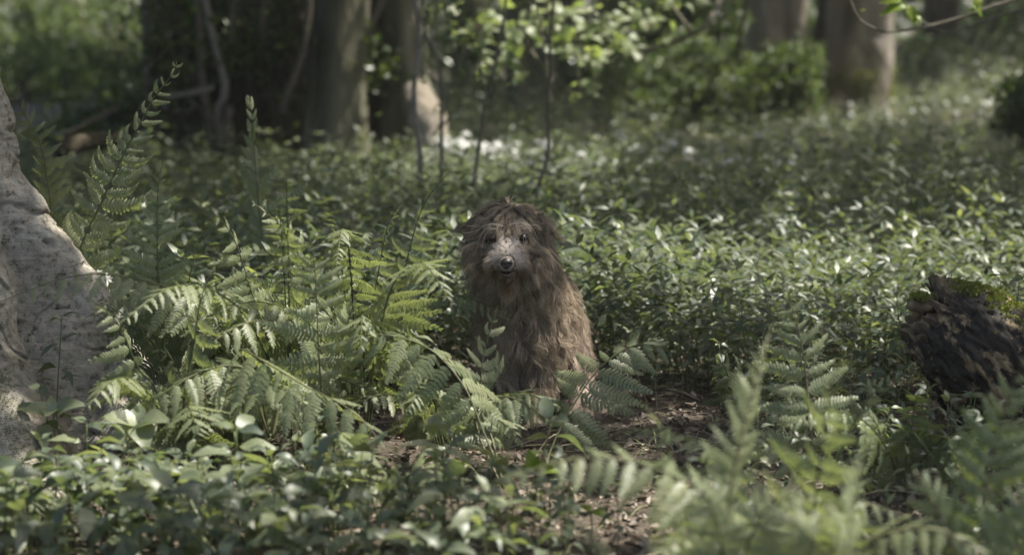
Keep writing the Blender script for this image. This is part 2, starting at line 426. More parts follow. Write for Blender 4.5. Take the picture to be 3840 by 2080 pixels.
def build_log():
    YL = 6.0
    pts = catmull([P(3478, 1150, YL), P(3560, 1215, YL), P(3672, 1302, YL), P(3768, 1411, YL + .05), P(3900, 1560, YL + .12), P(4080, 1740, YL + .2)], 150)
    u = np.linspace(0, 1, 150)
    rad = np.interp(u, [0, .16, .36, .55, .8, 1], [.105, .140, .176, .190, .21, .22])
    base = pts[-1].copy(); base[2] = 0
    T = nrm(np.gradient(pts, axis=0))
    A = nrm(np.cross(T, (0, 1.0, 0)))       # in the picture plane, across the log
    A = np.where((A[:, 2:3] < 0), -A, A)
    B = nrm(np.cross(T, A)); B = np.where((B[:, 1:2] > 0), -B, B)   # towards the camera
    S = 150
    th = np.linspace(0, 2 * PI, S, endpoint=False)
    ring = rad[:, None, None] * (np.cos(th)[None, :, None] * A[:, None] + .9 * np.sin(th)[None, :, None] * B[:, None])
    p = pts[:, None] + ring
    along = (u * 1.15)[:, None] + 0 * th[None]
    q = np.stack([along * 4.0, np.cos(th)[None] * 2.2 + 0 * along, np.sin(th)[None] * 2.2 + 0 * along], -1)
    d = 0.07 * fbm(q * 1.2, 3, 41) + 0.07 * (1 - np.abs(fbm(q * np.array((2.2, 3.4, 3.4)), 3, 42))) - .06 + 0.045 * fbm(q * np.array((5, 9, 9)), 3, 43)
    p = p + ring * d[..., None] * 1.3
    # ragged broken end: fingers of wood that reach out by different lengths
    fing = (0.030 * noise3(np.stack([np.cos(th) * 2.6, np.sin(th) * 2.6, 0 * th], -1), 47) + 0.03 * noise3(np.stack([np.cos(th) * 6, np.sin(th) * 6, 0 * th], -1), 48))
    w = np.exp(-u / .10)
    p = p - T[:, None] * (w[:, None, None] * fing[None, :, None])
    rim = 0.10 * fbm(q * 5, 2, 49) * w[:, None]
    p = p + ring * rim[..., None]
    v = p.reshape(-1, 3)
    n = 150
    i = np.arange(n - 1)[:, None] * S; j = np.arange(S)[None]
    a = i + j; b = i + (j + 1) % S
    qf = np.stack([a, b, b + S, a + S], -1).reshape(-1, 4)
    f = np.vstack([qf[:, [0, 1, 2]], qf[:, [0, 2, 3]]])
    # end face, sunk in towards the middle
    capn = 7
    rows = [np.arange(S)]
    tint = np.zeros(len(v))
    tint[:S * 16] = np.repeat(np.clip(1 - np.arange(16) / 12.0, 0, 1) * .55, S) * (noise3(v[:S * 16] * 22, 50) > -.25)
    cur = v[:S]; cen = cur.mean(0) + T[0] * .05
    extra = []; cnt = len(v)
    for k in range(1, capn + 1):
        fct = k / capn
        ringk = cur * (1 - fct) + cen * fct
        ringk = ringk - T[0] * (0.022 * fbm(ringk * 24, 3, 51)[:, None] * (1 - fct) - .01)
        extra.append(ringk); idx = np.arange(S) + cnt; cnt += S
        pr_ = rows[-1]
        f = np.vstack([f, np.stack([np.roll(pr_, -1), pr_, idx], -1), np.stack([np.roll(pr_, -1), idx, np.roll(idx, -1)], -1)])
        rows.append(idx)
    v = np.vstack([v] + extra)
    tint = np.concatenate([tint, .5 * (noise3(np.vstack(extra) * 25, 52) > -.1)])
    t = root('rotten_log', base, 'broken black rotten log with tan wood patches and a moss-covered top, tilted up', 'log')
    add('wood', make_mesh('wood', v - base, f, M['log'], True, tint), t)
    # moss along the upper side
    g = Geo()
    Nn = 9000
    for k in range(Nn):
        ii = RNG.integers(4, 128); c_th = RNG.normal() * .42 + .18
        if noise3(np.array((ii * .09, c_th * 4.0, 3.0)), 61) < -.25 + .55 * abs(c_th): continue
        jj = int((c_th % (2 * PI)) / (2 * PI) * S) % S
        c = p[ii, jj] - base + RNG.normal(size=3) * .003
        out = nrm(p[ii, jj] - pts[ii])
        dv = nrm(out * 1.0 + RNG.normal(size=3) * .55) * RNG.uniform(.006, .014)
        s = nrm(np.cross(dv, RNG.normal(size=3))) * .0042
        g.add([c - s, c + s, c + dv], [[0, 1, 2]], RNG.random())
    for k in range(500):
        c = P(RNG.normal(3452, 16), RNG.normal(1112, 7), YL - .02) - base + np.array((0, RNG.normal() * .02, 0))
        dv = nrm(np.array((0, -.3, 1.0)) + RNG.normal(size=3) * .6) * RNG.uniform(.006, .014)
        s = nrm(np.cross(dv, RNG.normal(size=3))) * .003
        g.add([c - s, c + s, c + dv], [[0, 1, 2]], RNG.random())
    add('moss', g.mesh('moss', M['moss'], False), t, kind='stuff')
    # lobes of crumbling wood on the broken end
    for (px, py, r) in ((3456, 1150, .034), (3452, 1232, .026), (3462, 1300, .042), (3510, 1352, .040)):
        gg = Geo(); c0 = P(px, py, YL + .01) - base
        lat = np.linspace(0, PI, 13); lon = np.linspace(0, 2 * PI, 18, endpoint=False)
        L, O = np.meshgrid(lat, lon, indexing='ij')
        d = np.stack([np.sin(L) * np.cos(O), np.sin(L) * np.sin(O), np.cos(L)], -1)
        rr = r * (1 + .35 * fbm(d * 2.2 + px, 3, 53))
        vv = (c0 + d * rr[..., None] * np.array((1.25, 1.5, .85))).reshape(-1, 3)
        ii = np.arange(12)[:, None] * 18; jj = np.arange(18)[None]
        a = ii + jj; b = ii + (jj + 1) % 18
        qf = np.stack([a, b, b + 18, a + 18], -1).reshape(-1, 4)
        gg.add(vv, np.vstack([qf[:, [0, 1, 2]], qf[:, [0, 2, 3]]]), .45)
        add('wood_knob', gg.mesh('wood_knob', M['log']), t)
    return t
LOG = build_log()

# ------------------------------------------------------------------ foliage builders
def leaf_cloud(c, size, rng, flat=0.5, wid=0.62, sub=False):
    """one folded leaf (two faces) at each centre c; returns verts, tris, tint"""
    n = len(c)
    nor = nrm(rng.normal(size=(n, 3)) * (1 - flat) + np.array((0, 0, 1.0)) * flat * 1.6)
    ax = nrm(np.cross(nor, rng.normal(size=(n, 3))))
    sd = np.cross(nor, ax)
    L = np.asarray(size).reshape(-1, 1) * np.ones((n, 1))
    b = c - ax * L * .5; t = c + ax * L * .5 - nor * L * .08
    l = c + sd * L * wid * .5 + nor * L * .07 - ax * L * .06
    r = c - sd * L * wid * .5 + nor * L * .07 - ax * L * .06
    v = np.stack([b, l, t, r], 1).reshape(-1, 3)
    k = np.arange(n)[:, None] * 4
    f = np.concatenate([k + np.array([[0, 2, 1]]), k + np.array([[0, 3, 2]])], 1).reshape(-1, 3)
    return v, f, np.repeat(rng.random(n), 4)

def clump_points(blobs, n, rng, shell=.55):
    """points through the volume of several uneven blobs ((centre, radii, weight))"""
    w = np.array([b[2] for b in blobs], float); w /= w.sum()
    idx = rng.choice(len(blobs), n, p=w)
    C = np.array([b[0] for b in blobs])[idx]; R = np.array([b[1] for b in blobs])[idx]
    d = nrm(rng.normal(size=(n, 3)))
    rr = shell + (1 - shell) * rng.random((n, 1)) ** .7
    p = C + d * R * rr
    p = p + R * .28 * np.stack([fbm(p * 2.3 + k_ * 9, 2, 73 + k_) for k_ in range(3)], -1) + rng.normal(size=p.shape) * R * .12
    keep = fbm(p * 1.7, 2, 71) > -.35
    return p[keep]

def foliage_mesh(name, pts, size, mat, rng, off, flat=.35):
    v, f, t = leaf_cloud(pts, size, rng, flat)
    return make_mesh(name, v - np.asarray(off), f, mat, False, t)

def trunk_tube(ctrl, rads, seed, sides=40, n=60, flute=.12, lobes=5):
    c = catmull(ctrl, n); rr = np.interp(np.linspace(0, 1, n), np.linspace(0, 1, len(rads)), rads)
    T = nrm(np.gradient(c, axis=0))
    A = nrm(np.cross(T, (0, 1.0, 0.05))); B = np.cross(T, A)
    th = np.linspace(0, 2 * PI, sides, endpoint=False)
    h = np.linspace(0, 1, n)
    base = np.exp(-h * 5)[:, None]
    q = np.stack([np.cos(th)[None] * 1.5 + 0 * base, np.sin(th)[None] * 1.5 + 0 * base, (h * 6)[:, None] + 0 * th[None]], -1)
    m = 1 + flute * np.sin(lobes * th + seed)[None] * (.35 + .9 * base) + .10 * fbm(q + seed, 3, seed)
    ring = c[:, None] + (rr[:, None] * m)[..., None] * (np.cos(th)[None, :, None] * A[:, None] + np.sin(th)[None, :, None] * B[:, None])
    v = ring.reshape(-1, 3)
    i = np.arange(n - 1)[:, None] * sides; j = np.arange(sides)[None]
    q = np.stack([i + j, i + (j + 1) % sides, i + sides + (j + 1) % sides, i + sides + j], -1).reshape(-1, 4)
    return v, np.vstack([q[:, [0, 1, 2]], q[:, [0, 2, 3]]])

def gp(px, Y, dz=0.0):
    """ground point under photograph column px at distance Y"""
    x = (px - 1920) / FPX * Y
    return np.array((x, Y, float(hz(x, Y)) + dz))

def up_to(px_list, Y, top=(0, 0), H=9.0):
    """control points from the ground up through photograph points, then on up to H"""
    pts = []
    for px, py in px_list: pts.append(P(px, py, Y))
    pts = pts[::-1]
    g = pts[0].copy(); g[2] = float(hz(g[0], g[1])) - .1
    return [g] + pts

TREES = []          # (root object, xy) that carry the canopy
TREES.append((BEECH, (BX, BY)))

# ------------------------------------------------------------------ the ancient many-stemmed tree
YA = 16.3
def build_ancient():
    rng = np.random.default_rng(11)
    b = gp(1150, YA)
    t = root('veteran_tree', b, 'dark hollow many-stemmed old tree hung with ivy, behind the left ferns', 'tree')
    def trunk(ctrl, rads, mat, seed, flute=.12, lobes=5):
        v, f = trunk_tube(ctrl, rads, seed, 44, 70, flute, lobes)
        add('trunk', make_mesh('trunk', v - b, f, M[mat], True), t)
    x0 = lambda px, Y: (px - 1920) / FPX * Y
    def col(px0, px1, Y, H=8.0, bend=0):
        a = gp(px0, Y, -.15); c = P(px1, 0, Y)
        return [a, a * .72 + c * .28 + np.array((bend, 0, 0)), a * .4 + c * .6 + np.array((bend, 0, 0)), c, c + np.array(((c - a)[0] * .6, 0, 2.2)), c + np.array(((c - a)[0] * 1.0, 0, 6.5))]
    trunk(col(1270, 1285, YA), [.34, .235, .20, .205, .20, .15], 'bark_mid', 3, .10, 4)
    trunk(col(1190, 1205, YA + .12), [.25, .14, .12, .10, .09, .06], 'bark_mid', 5, .10, 4)
    trunk(col(900, 930, YA + .95), [.62, .52, .50, .50, .45, .3], 'bark_dark', 8, .18, 7)
    trunk(col(660, 640, YA + .8), [.34, .28, .25, .24, .2, .15], 'bark_dark', 9, .15, 5)
    trunk(col(1090, 1060, YA + .75), [.30, .22, .2, .2, .2, .15], 'bark_dark', 10, .15, 5)
    trunk(col(1560, 1500, YA + .5), [.40, .27, .18, .15, .14, .1], 'bark_mid', 12, .14, 5)
    trunk(col(1430, 1440, YA + .7), [.30, .22, .2, .18, .16, .1], 'bark_dark', 13, .14, 5)
    # root of the right-hand stem, its sunlit patch put in as pale bark
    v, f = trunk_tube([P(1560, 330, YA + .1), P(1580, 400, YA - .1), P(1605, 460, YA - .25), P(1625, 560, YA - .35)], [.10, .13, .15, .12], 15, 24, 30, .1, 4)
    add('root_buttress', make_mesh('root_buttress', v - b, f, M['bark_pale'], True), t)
    stems = [([(765, -20), (800, 150), (838, 290), (842, 360), (815, 420), (830, 540)], .030, 'twig_grey'),
             ([(742, -20), (752, 180), (762, 330), (790, 450), (800, 540)], .030, 'twig'),
             ([(860, 400), (858, 470), (862, 540)], .034, 'twig'),
             ([(1163, -20), (1145, 160), (1105, 290), (1080, 350), (1060, 420)], .028, 'twig'),
             ([(990, -20), (985, 130), (978, 150)], .022, 'twig'),
             ([(880, -20), (872, 90), (868, 150)], .022, 'twig'),
             ([(1440, -20), (1400, 80), (1370, 150)], .028, 'twig'),
             ([(620, 365), (760, 340), (800, 325)], .018, 'twig_grey')]
    for ctrl, r, mt in stems:
        g = Geo(); n = 24
        c = catmull([P(px, py, YA - .25 + .03 * i) for i, (px, py) in enumerate(ctrl)], n)
        g.tube(c, np.linspace(r * .9, r * 1.1, n), 9, 0, .25)
        add('ivy_stem', g.mesh('ivy_stem', M[mt], True, b), t)
    # tangle of dead roots and dark shoots in the hollow
    g = Geo()
    for k in range(150):
        px = rng.uniform(590, 1190); py = rng.uniform(-40, 480)
        a = P(px, py, YA + rng.uniform(-.05, .45))
        d = nrm(np.array((rng.normal() * .7, rng.normal() * .3, rng.normal() * .6 - .5)))
        L = rng.uniform(.2, .7)
        g.tube(catmull([a, a + d * L * .5 + rng.normal(size=3) * .06, a + d * L], 7), rng.uniform(.004, .014), 4, rng.random(), cap=False)
    add('root_tangle', g.mesh('root_tangle', M['bark_dark'], True, b), t, kind='stuff')
    # ivy leaves
    pts = []
    for (cx, cyy, sx, sy, n) in ((700, 120, 90, 110, 420), (960, 130, 130, 90, 460), (880, 230, 60, 30, 60), (1000, 150, 60, 50, 60), (1420, 260, 40, 60, 90), (1370, 170, 40, 60, 60), (560, 120, 60, 120, 260), (1090, 380, 40, 50, 40), (640, 330, 70, 60, 90)):
        for k in range(n):
            pts.append(P(rng.normal(cx, sx), rng.normal(cyy, sy), YA + rng.uniform(-.35, .35)))
    pts = np.array(pts)
    add('ivy', foliage_mesh('ivy', pts, rng.uniform(.045, .085, len(pts)), M['ivy'], rng, b, .3), t, kind='stuff')
    TREES.append((t, (b[0], b[1])))
    return t
ANCIENT = build_ancient()

# ------------------------------------------------------------------ other trees at the back
def simple_tree(name, px, pxtop, Y, rads, mat, label, seed, flute=.12, group=None, Htop=8.0):
    b = gp(px, Y)
    t = root(name, b, label, 'tree', group)
    a = gp(px, Y, -.15); c = P(pxtop, 0, Y)
    lean = (c - a) / max(c[2] - a[2], .5)
    ctrl = [a, a * .66 + c * .34, a * .33 + c * .67, c, c + lean * 2.0 * np.array((1, 1, 1)), c + lean * (Htop - 2)]
    v, f = trunk_tube(ctrl, rads, seed, 40, 60, flute, 5)
    add('trunk', make_mesh('trunk', v - b, f, M[mat], True), t)
    return t
R1 = simple_tree('forest_tree', 2900, 2905, 24.2, [.52, .42, .39, .38, .34, .25], 'bark_pale', 'tree with shaggy furrowed pale bark rising behind the round bush', 21, .16)
R2 = simple_tree('forest_tree', 3205, 3235, 25.0, [.58, .46, .42, .41, .36, .26], 'bark_pale', 'mottled grey tree trunk with a mossy foot, beside the round bush', 22, .10)
v, f = trunk_tube([gp(3085, 25.3, -.1), P(3095, 250, 25.3), P(3110, 100, 25.3), P(3135, -60, 25.3), P(3160, -500, 25.2)], [.36, .24, .2, .17, .1], 25, 24, 30, .14, 4)
_b2 = np.array(R2.location)
add('root_buttress', make_mesh('root_buttress', v - _b2, f, M['bark_dark'], True), R2)
g_ = Geo(); _r = np.random.default_rng(3)
for k in range(1500):
    c = P(_r.uniform(3085, 3325), 395 - abs(_r.normal()) * 70, 25.0)
    ang_ = _r.uniform(-PI, 0); h_ = c[2]
    c = np.array((_b2[0] + math.cos(ang_) * .46, _b2[1] + math.sin(ang_) * .46, h_))
    dv = nrm(np.array((math.cos(ang_), math.sin(ang_), .4)) + _r.normal(size=3) * .5) * .03
    s = nrm(np.cross(dv, _r.normal(size=3))) * .015
    g_.add([c - s - dv, c + s - dv, c + dv], [[0, 1, 2]], _r.random())
add('moss', g_.mesh('moss', M['moss'], False, _b2), R2, kind='stuff')
TREES += [(R1, tuple(R1.location[:2])), (R2, tuple(R2.location[:2]))]
for (px, pt, Y, r, mt, lb) in ((1935, 1945, 24, .16, 'bark_mid', 'mossy slim trunk in the dark gap behind the saplings'),
                               (2035, 2040, 26, .10, 'bark_mid', 'thin dark trunk just beside the curved bare sapling'),
                               (2122, 2130, 27, .12, 'bark_mid', 'short pale-footed trunk under the drooping bright branch'),
                               (265, 235, 36, .36, 'bark_pale', 'hazy brown trunk among the far bright leaves, upper left corner'),
                               (430, 425, 40, .20, 'bark_mid', 'far slender trunk between the veteran tree and the brown one'),
                               (75, 90, 42, .22, 'bark_mid', 'far thin trunk in the top left corner'),
                               (3520, 3530, 40, .35, 'bark_dark', 'far dark trunk behind the overhanging twig'),
                               (3760, 3750, 44, .35, 'bark_dark', 'far dark trunk at the right-hand edge of the wood'),
                               (2560, 2570, 38, .3, 'bark_dark', 'far dark trunk hidden above the leafy bush'),
                               (1755, 1750, 34, .3, 'bark_dark', 'far dark trunk showing between the sapling stems'),
                               (2290, 2300, 36, .3, 'bark_dark', 'far dark trunk behind the drooping bright branch')):
    tt = simple_tree('forest_tree', px, pt, Y, [r * 1.3, r * 1.05, r, r, r * .9, r * .6], mt, lb, int(px) % 50 + 1)
    TREES.append((tt, tuple(tt.location[:2])))

# ------------------------------------------------------------------ bushes
def bush(name, blobs, n, size, mat, base, label, seed, cat='bush', stems=7):
    rng = np.random.default_rng(seed)
    t = root(name, base, label, cat)
    pts = clump_points(blobs, n, rng)
    add('foliage', foliage_mesh('foliage', pts, rng.uniform(size * .7, size * 1.3, len(pts)), M[mat], rng, base), t, kind='stuff')
    for k in range(stems):
        c = np.array(blobs[rng.integers(len(blobs))][0]) + rng.normal(size=3) * .15
        g = Geo(); mid = (np.asarray(base) + c) / 2 + rng.normal(size=3) * .1
        g.tube(catmull([np.asarray(base) + np.array((rng.normal() * .1, rng.normal() * .1, -.05)), mid, c], 10), np.linspace(.02, .006, 10), 6)
        add('stem', g.mesh('stem', M['twig'], True, base), t)
    return t
def PB(px, py, Y, rx, ry, rz, w=1.0): return (P(px, py, Y), np.array((rx, ry, rz)), w)
bush('bush', [PB(2740, 300, 21, .75, .6, .45, 2), PB(2950, 310, 21, .38, .5, .40, 1.2), PB(2560, 320, 21, .5, .6, .35, 1.2), PB(2850, 220, 21.3, .5, .5, .25, .8), PB(2450, 400, 20.8, .45, .5, .2, .7), PB(2650, 210, 21.3, .55, .5, .3, 1), PB(2350, 330, 21, .35, .5, .3, .7), PB(3020, 230, 21.2, .22, .4, .22, .4)],
     11000, .075, 'shrub', gp(2740, 21.2), 'rounded soft green bush at the foot of the furrowed pale tree', 31)
bush('bush', [PB(2560, 140, 22.5, .45, .6, .45, 1.5), PB(2420, 230, 22.5, .35, .5, .4, 1), PB(2680, 60, 22.5, .4, .5, .35, 1), PB(2480, 20, 22.5, .4, .5, .3, 1), PB(2380, 110, 22.5, .3, .4, .3, .7)],
     5200, .085, 'shrub', gp(2520, 22.6), 'upright pale-leaved bush between the drooping bright branch and the furrowed tree', 32)
bush('bush', [PB(3960, 380, 15, .45, .6, .16, 1.4), PB(3850, 450, 15, .34, .5, .12, .8), PB(4180, 260, 15.2, .6, .7, .4, 1.5), PB(3990, 500, 14.8, .5, .5, .16, .8), PB(3890, 330, 15.2, .22, .3, .1, .4)],
     6500, .055, 'shrub', gp(4020, 15), 'dark evergreen bush reaching in at the right edge of the clearing', 33)
bush('bush', [PB(420, 470, 17.5, .5, .5, .14, 1.2), PB(560, 430, 17.5, .3, .4, .2, 1), PB(290, 500, 17, .4, .4, .10, .8), PB(480, 380, 18, .25, .4, .15, .6)],
     4200, .07, 'ivy', gp(430, 17.5), 'low dark bush at the left foot of the veteran tree', 34)
bush('bush', [PB(3560, 200, 34, .9, .8, .3, 1.2), PB(3760, 130, 34, .8, .8, .45, 1.2), PB(3900, 90, 34, .9, .8, .5, 1), PB(3420, 260, 34, .5, .6, .2, .7)],
     5000, .10, 'shrub', gp(3680, 34), 'sunlit low bush on the far bank beyond the mottled trunk', 35)
bush('bush', [PB(180, 170, 33, 1.1, .9, .7, 1.4), PB(420, 120, 34, .9, .9, .8, 1.4), PB(20, 60, 34, .9, .9, .7, 1.2), PB(330, 290, 33, .9, .8, .35, 1), PB(520, 220, 34, .5, .7, .6, .8)],
     7500, .12, 'shrub', gp(260, 33.5), 'tall pale-leaved thicket far off in the upper left', 36)

bush('bush', [PB(1720, 330, 27, .6, .6, .5, 1), PB(1900, 300, 27.5, .7, .6, .6, 1.2), PB(2080, 330, 27, .6, .6, .5, 1), PB(2230, 300, 27, .5, .6, .6, 1), PB(1980, 150, 28, .9, .6, .6, 1), PB(1700, 120, 28, .7, .6, .6, 1), PB(2300, 130, 28, .6, .6, .6, 1)],
     9000, .10, 'ivy', gp(1980, 27.4), 'dark evergreen thicket filling the gap behind the saplings', 37)
bush('bush', [PB(120, 330, 25, .8, .7, .3, 1), PB(330, 350, 25, .7, .7, .28, 1), PB(0, 290, 25, .7, .7, .4, 1), PB(500, 320, 26, .5, .6, .4, 1), PB(220, 230, 26, .7, .6, .3, .7)],
     7000, .08, 'shrub', gp(220, 25.2), 'soft green bush behind the bluebells at the far left', 38)
# far wall of the wood: reads as one mass
def build_far_wood():
    rng = np.random.default_rng(41)
    n = 26000
    a = rng.uniform(-1.05, 1.05, n); d = rng.uniform(46, 60, n)
    x = np.sin(a) * d; y = np.cos(a) * d
    z = rng.random(n) ** 1.3 * 9.0
    p = np.stack([x, y, z], -1)
    keep = fbm(p * .35, 2, 44) > -.55
    p = p[keep]
    v, f, t = leaf_cloud(p, rng.uniform(.35, .75, len(p)), rng, .25)
    add('far_woodland', make_mesh('far_woodland', v, f, M['canopy'], False, t), None, None, 'dark far wood that closes the view behind all the trees', 'woodland', None, 'stuff')
build_far_wood()

# ------------------------------------------------------------------ drooping hazel branch with bright leaves
def leaf_mesh(name, mat, wid=.42, fold=.10, droop=.18, n=6, teeth=0.0):
    """one leaf, unit length along +X, folded on its midrib and bent down"""
    xs = np.linspace(0, 1, n + 1)
    w = wid * .5 * np.sin(PI * np.clip(xs, 0, 1) ** .74) ** 1.1
    w[0] = w[-1] = 0
    mid = np.stack([xs, 0 * xs, -droop * xs ** 2 + .06 * np.sin(xs * PI)], -1)
    v = [mid]; 
    for s in (-1, 1):
        e = mid.copy(); e[:, 1] += s * w; e[:, 2] += fold * w / (wid * .5) * .5 - .02 * np.sin(xs * 9 + s)
        v.append(e)
    v = np.vstack(v); m = n + 1; f = []
    for i in range(n):
        for k, o in ((m, 0), (2 * m, 1)):
            a, b, c, d = i, i + 1, k + i + 1, k + i
            tri = [[a, b, c], [a, c, d]] if o == 0 else [[a, c, b], [a, d, c]]
            for q in tri:
                pts_ = v[q]
                if np.linalg.norm(np.cross(pts_[1] - pts_[0], pts_[2] - pts_[0])) > 1e-7: f.append(q)
    return make_mesh(name, v, np.array(f), mat, True)

def basis(loc, ax, nor, s):
    ax = nrm(ax); sd = nrm(np.cross(nor, ax)); nn = np.cross(ax, sd)
    m = np.eye(4); m[:3, 0] = ax * s; m[:3, 1] = sd * s; m[:3, 2] = nn * s; m[:3, 3] = loc
    return Matrix(m.tolist())

HAZEL_LEAF = [leaf_mesh('leaf', M['hazel'], .75, .12, .15), leaf_mesh('leaf', M['hazel'], .68, .18, .28)]
def build_hazel():
    rng = np.random.default_rng(51)
    Y = 13.6
    b = gp(2760, 21.2)
    t = root('hazel_bush', b, 'hazel with drooping bare grey branches and bright pale round leaves', 'bush')
    def br(ctrl, r0, r1):
        g = Geo(); c = catmull(ctrl, 30)
        g.tube(c, np.linspace(r0, r1, 30), 8, 0, .2)
        add('branch', g.mesh('branch', M['sapling'], True, b), t)
        return c
    main = br([b, b + np.array((0, -.1, 1.0)), P(2850, -250, 18), P(2760, -120, 15), P(2660, 80, Y), P(2570, 140, Y), P(2440, 185, Y), P(2370, 215, Y), P(2190, 258, Y)], .028, .010)
    b2 = br([P(2600, 130, Y), P(2350, -150, Y), P(2050, -60, Y), P(1960, 120, Y), P(1990, 190, Y), P(2050, 280, Y), P(2085, 345, Y - .1)], .016, .013)
    b3 = br([P(1990, 190, Y), P(1960, 215, Y), P(1975, 245, Y), P(2010, 290, Y), P(2045, 310, Y)], .010, .008)
    b4 = br([P(2160, 180, Y), P(2165, 270, Y), P(2170, 330, Y), P(2160, 365, Y)], .010, .008)
    b5 = br([P(2045, 280, Y), P(2090, 320, Y), P(2130, 350, Y), P(2165, 368, Y)], .010, .009)
    b6 = br([P(2350, -150, Y), P(2240, 20, Y), P(2180, 110, Y), P(2160, 180, Y)], .012, .009)
    clusters = [(1850, 80, 50, 40, 14), (1930, 110, 50, 35, 14), (2000, 130, 60, 30, 18), (1820, 240, 35, 20, 8), (1900, 210, 40, 25, 8), (2150, 60, 50, 25, 12), (2190, 120, 40, 30, 12), (2330, 60, 40, 40, 12),
                (2320, 140, 35, 25, 10), (2130, 180, 45, 25, 14), (2190, 210, 40, 25, 16), (2220, 240, 20, 15, 8), (2205, 310, 20, 12, 4), (2200, 350, 20, 12, 4), (1780, 130, 50, 30, 10), (1700, 60, 60, 40, 12), (2400, 40, 60, 40, 14), (2450, 110, 40, 30, 8), (2520, 40, 60, 40, 12), (1960, 270, 40, 20, 6), (2060, 30, 50, 30, 8), (2340, 190, 30, 20, 6), (2100, 30, 80, 30, 10)]
    for cx, cyy, sx, sy, n in clusters:
        for k in range(n):
            p = P(rng.normal(cx, sx), rng.normal(cyy, sy), Y + rng.normal() * .18) - b
            ax = np.array((rng.normal(), rng.normal() * .6 - .2, rng.normal() * .4 - .25))
            add('leaf', HAZEL_LEAF[rng.integers(2)], t, basis(p, ax, np.array((0, -.3, 1.0)) + rng.normal(size=3) * .35, rng.uniform(.075, .125)))
    return t
HAZEL = build_hazel()

# ------------------------------------------------------------------ saplings
SAP_LEAF = leaf_mesh('leaf', M['fern_dark'], .45, .1, .2, 5)
def sapling(label, Y, ctrl, r0, r1, twigs, leafspots, mat='sapling', seed=1):
    rng = np.random.default_rng(seed)
    c = [P(px, py, Y) for px, py in ctrl]
    low = c[-1].copy(); low[2] = float(hz(low[0], low[1])) - .04
    b = low + np.array((0, 0, .04))
    t = root('sapling', b, label, 'sapling', 'thin saplings behind the dog')
    path = catmull([low] + c[::-1] + [c[0] + np.array(((c[0] - c[1])[0] * 1.0, .1, .8))], 50)
    g = Geo(); g.tube(path, np.linspace(r0, r1, 50), 8, 0, .18)
    add('stem', g.mesh('stem', M[mat], True, b), t)
    for tw, r in twigs:
        g = Geo(); q = catmull([P(px, py, Y + .03 * i) for i, (px, py) in enumerate(tw)], 16)
        g.tube(q, np.linspace(r, r * .6, 16), 6, 0, .15)
        add('twig', g.mesh('twig', M[mat], True, b), t)
    for (px, py, s, n, L) in leafspots:
        for k in range(n):
            p = P(rng.normal(px, s), rng.normal(py, s * .5), Y + rng.normal() * .04) - b
            ax = np.array((rng.normal(), rng.normal() * .6, rng.normal() * .4 - .3))
            add('leaf', SAP_LEAF, t, basis(p, ax, np.array((0, -.3, 1.0)) + rng.normal(size=3) * .4, L * rng.uniform(.7, 1.2)))
    return t
sapling('palest of the thin saplings, knobbly grey stem nearest the veteran tree', 11.6, [(1555, -30), (1575, 100), (1566, 240), (1552, 330), (1558, 450), (1574, 560), (1576, 680)], .019, .013,
        [([(1575, 300), (1600, 255), (1625, 230)], .006)], [(1545, 285, 22, 12, .045), (1590, 300, 20, 6, .04)], 'twig_grey', 1)
sapling('straight dark sapling that forks near its top, beside the palest stem', 11.5, [(1582, -30), (1600, 130), (1638, 215), (1654, 330), (1656, 450), (1656, 660)], .013, .008,
        [([(1654, 330), (1620, 290), (1575, 262)], .007), ([(1652, 480), (1700, 430), (1745, 395), (1770, 380)], .007), ([(1620, 510), (1650, 465), (1690, 330), (1720, 250)], .006), ([(1720, 250), (1735, 210), (1752, 165)], .005), ([(1720, 250), (1708, 200), (1705, 160)], .005),
         ([(1720, 300), (1740, 350), (1768, 362), (1785, 300), (1805, 220), (1812, 90)], .007), ([(1610, 60), (1630, 60), (1650, 25)], .006)],
        [(1705, 150, 24, 26, .05), (1760, 165, 20, 16, .045), (1715, 70, 40, 40, .045), (1650, 40, 30, 20, .045), (1660, 420, 14, 5, .03), (1700, 345, 12, 5, .03), (1640, 395, 14, 4, .035)], 'sapling', 2)
sapling('leaning greenish sapling with toothed leaves halfway up, left of the dog\'s head', 10.6, [(1900, -30), (1872, 150), (1852, 270), (1822, 370), (1800, 520), (1782, 650), (1768, 760)], .013, .007,
        [([(1852, 300), (1850, 350), (1815, 425)], .006), ([(1840, 310), (1880, 300), (1900, 310)], .004), ([(1850, 280), (1815, 290), (1795, 310)], .004)],
        [(1880, 300, 22, 16, .045), (1815, 300, 24, 14, .045), (1850, 380, 14, 6, .04), (1820, 265, 18, 8, .04)], 'sapling', 3)
sapling('curved bare dark sapling rising straight above the dog\'s head', 10.4, [(2078, -30), (2062, 150), (2064, 260), (2054, 380), (2056, 520), (2050, 600), (2018, 700), (2012, 770)], .010, .008,
        [([(2064, 190), (2085, 170), (2110, 150)], .004), ([(2058, 160), (2035, 140), (2020, 60), (2000, -20)], .006)], [(1965, 5, 14, 5, .05)], 'twig', 4)

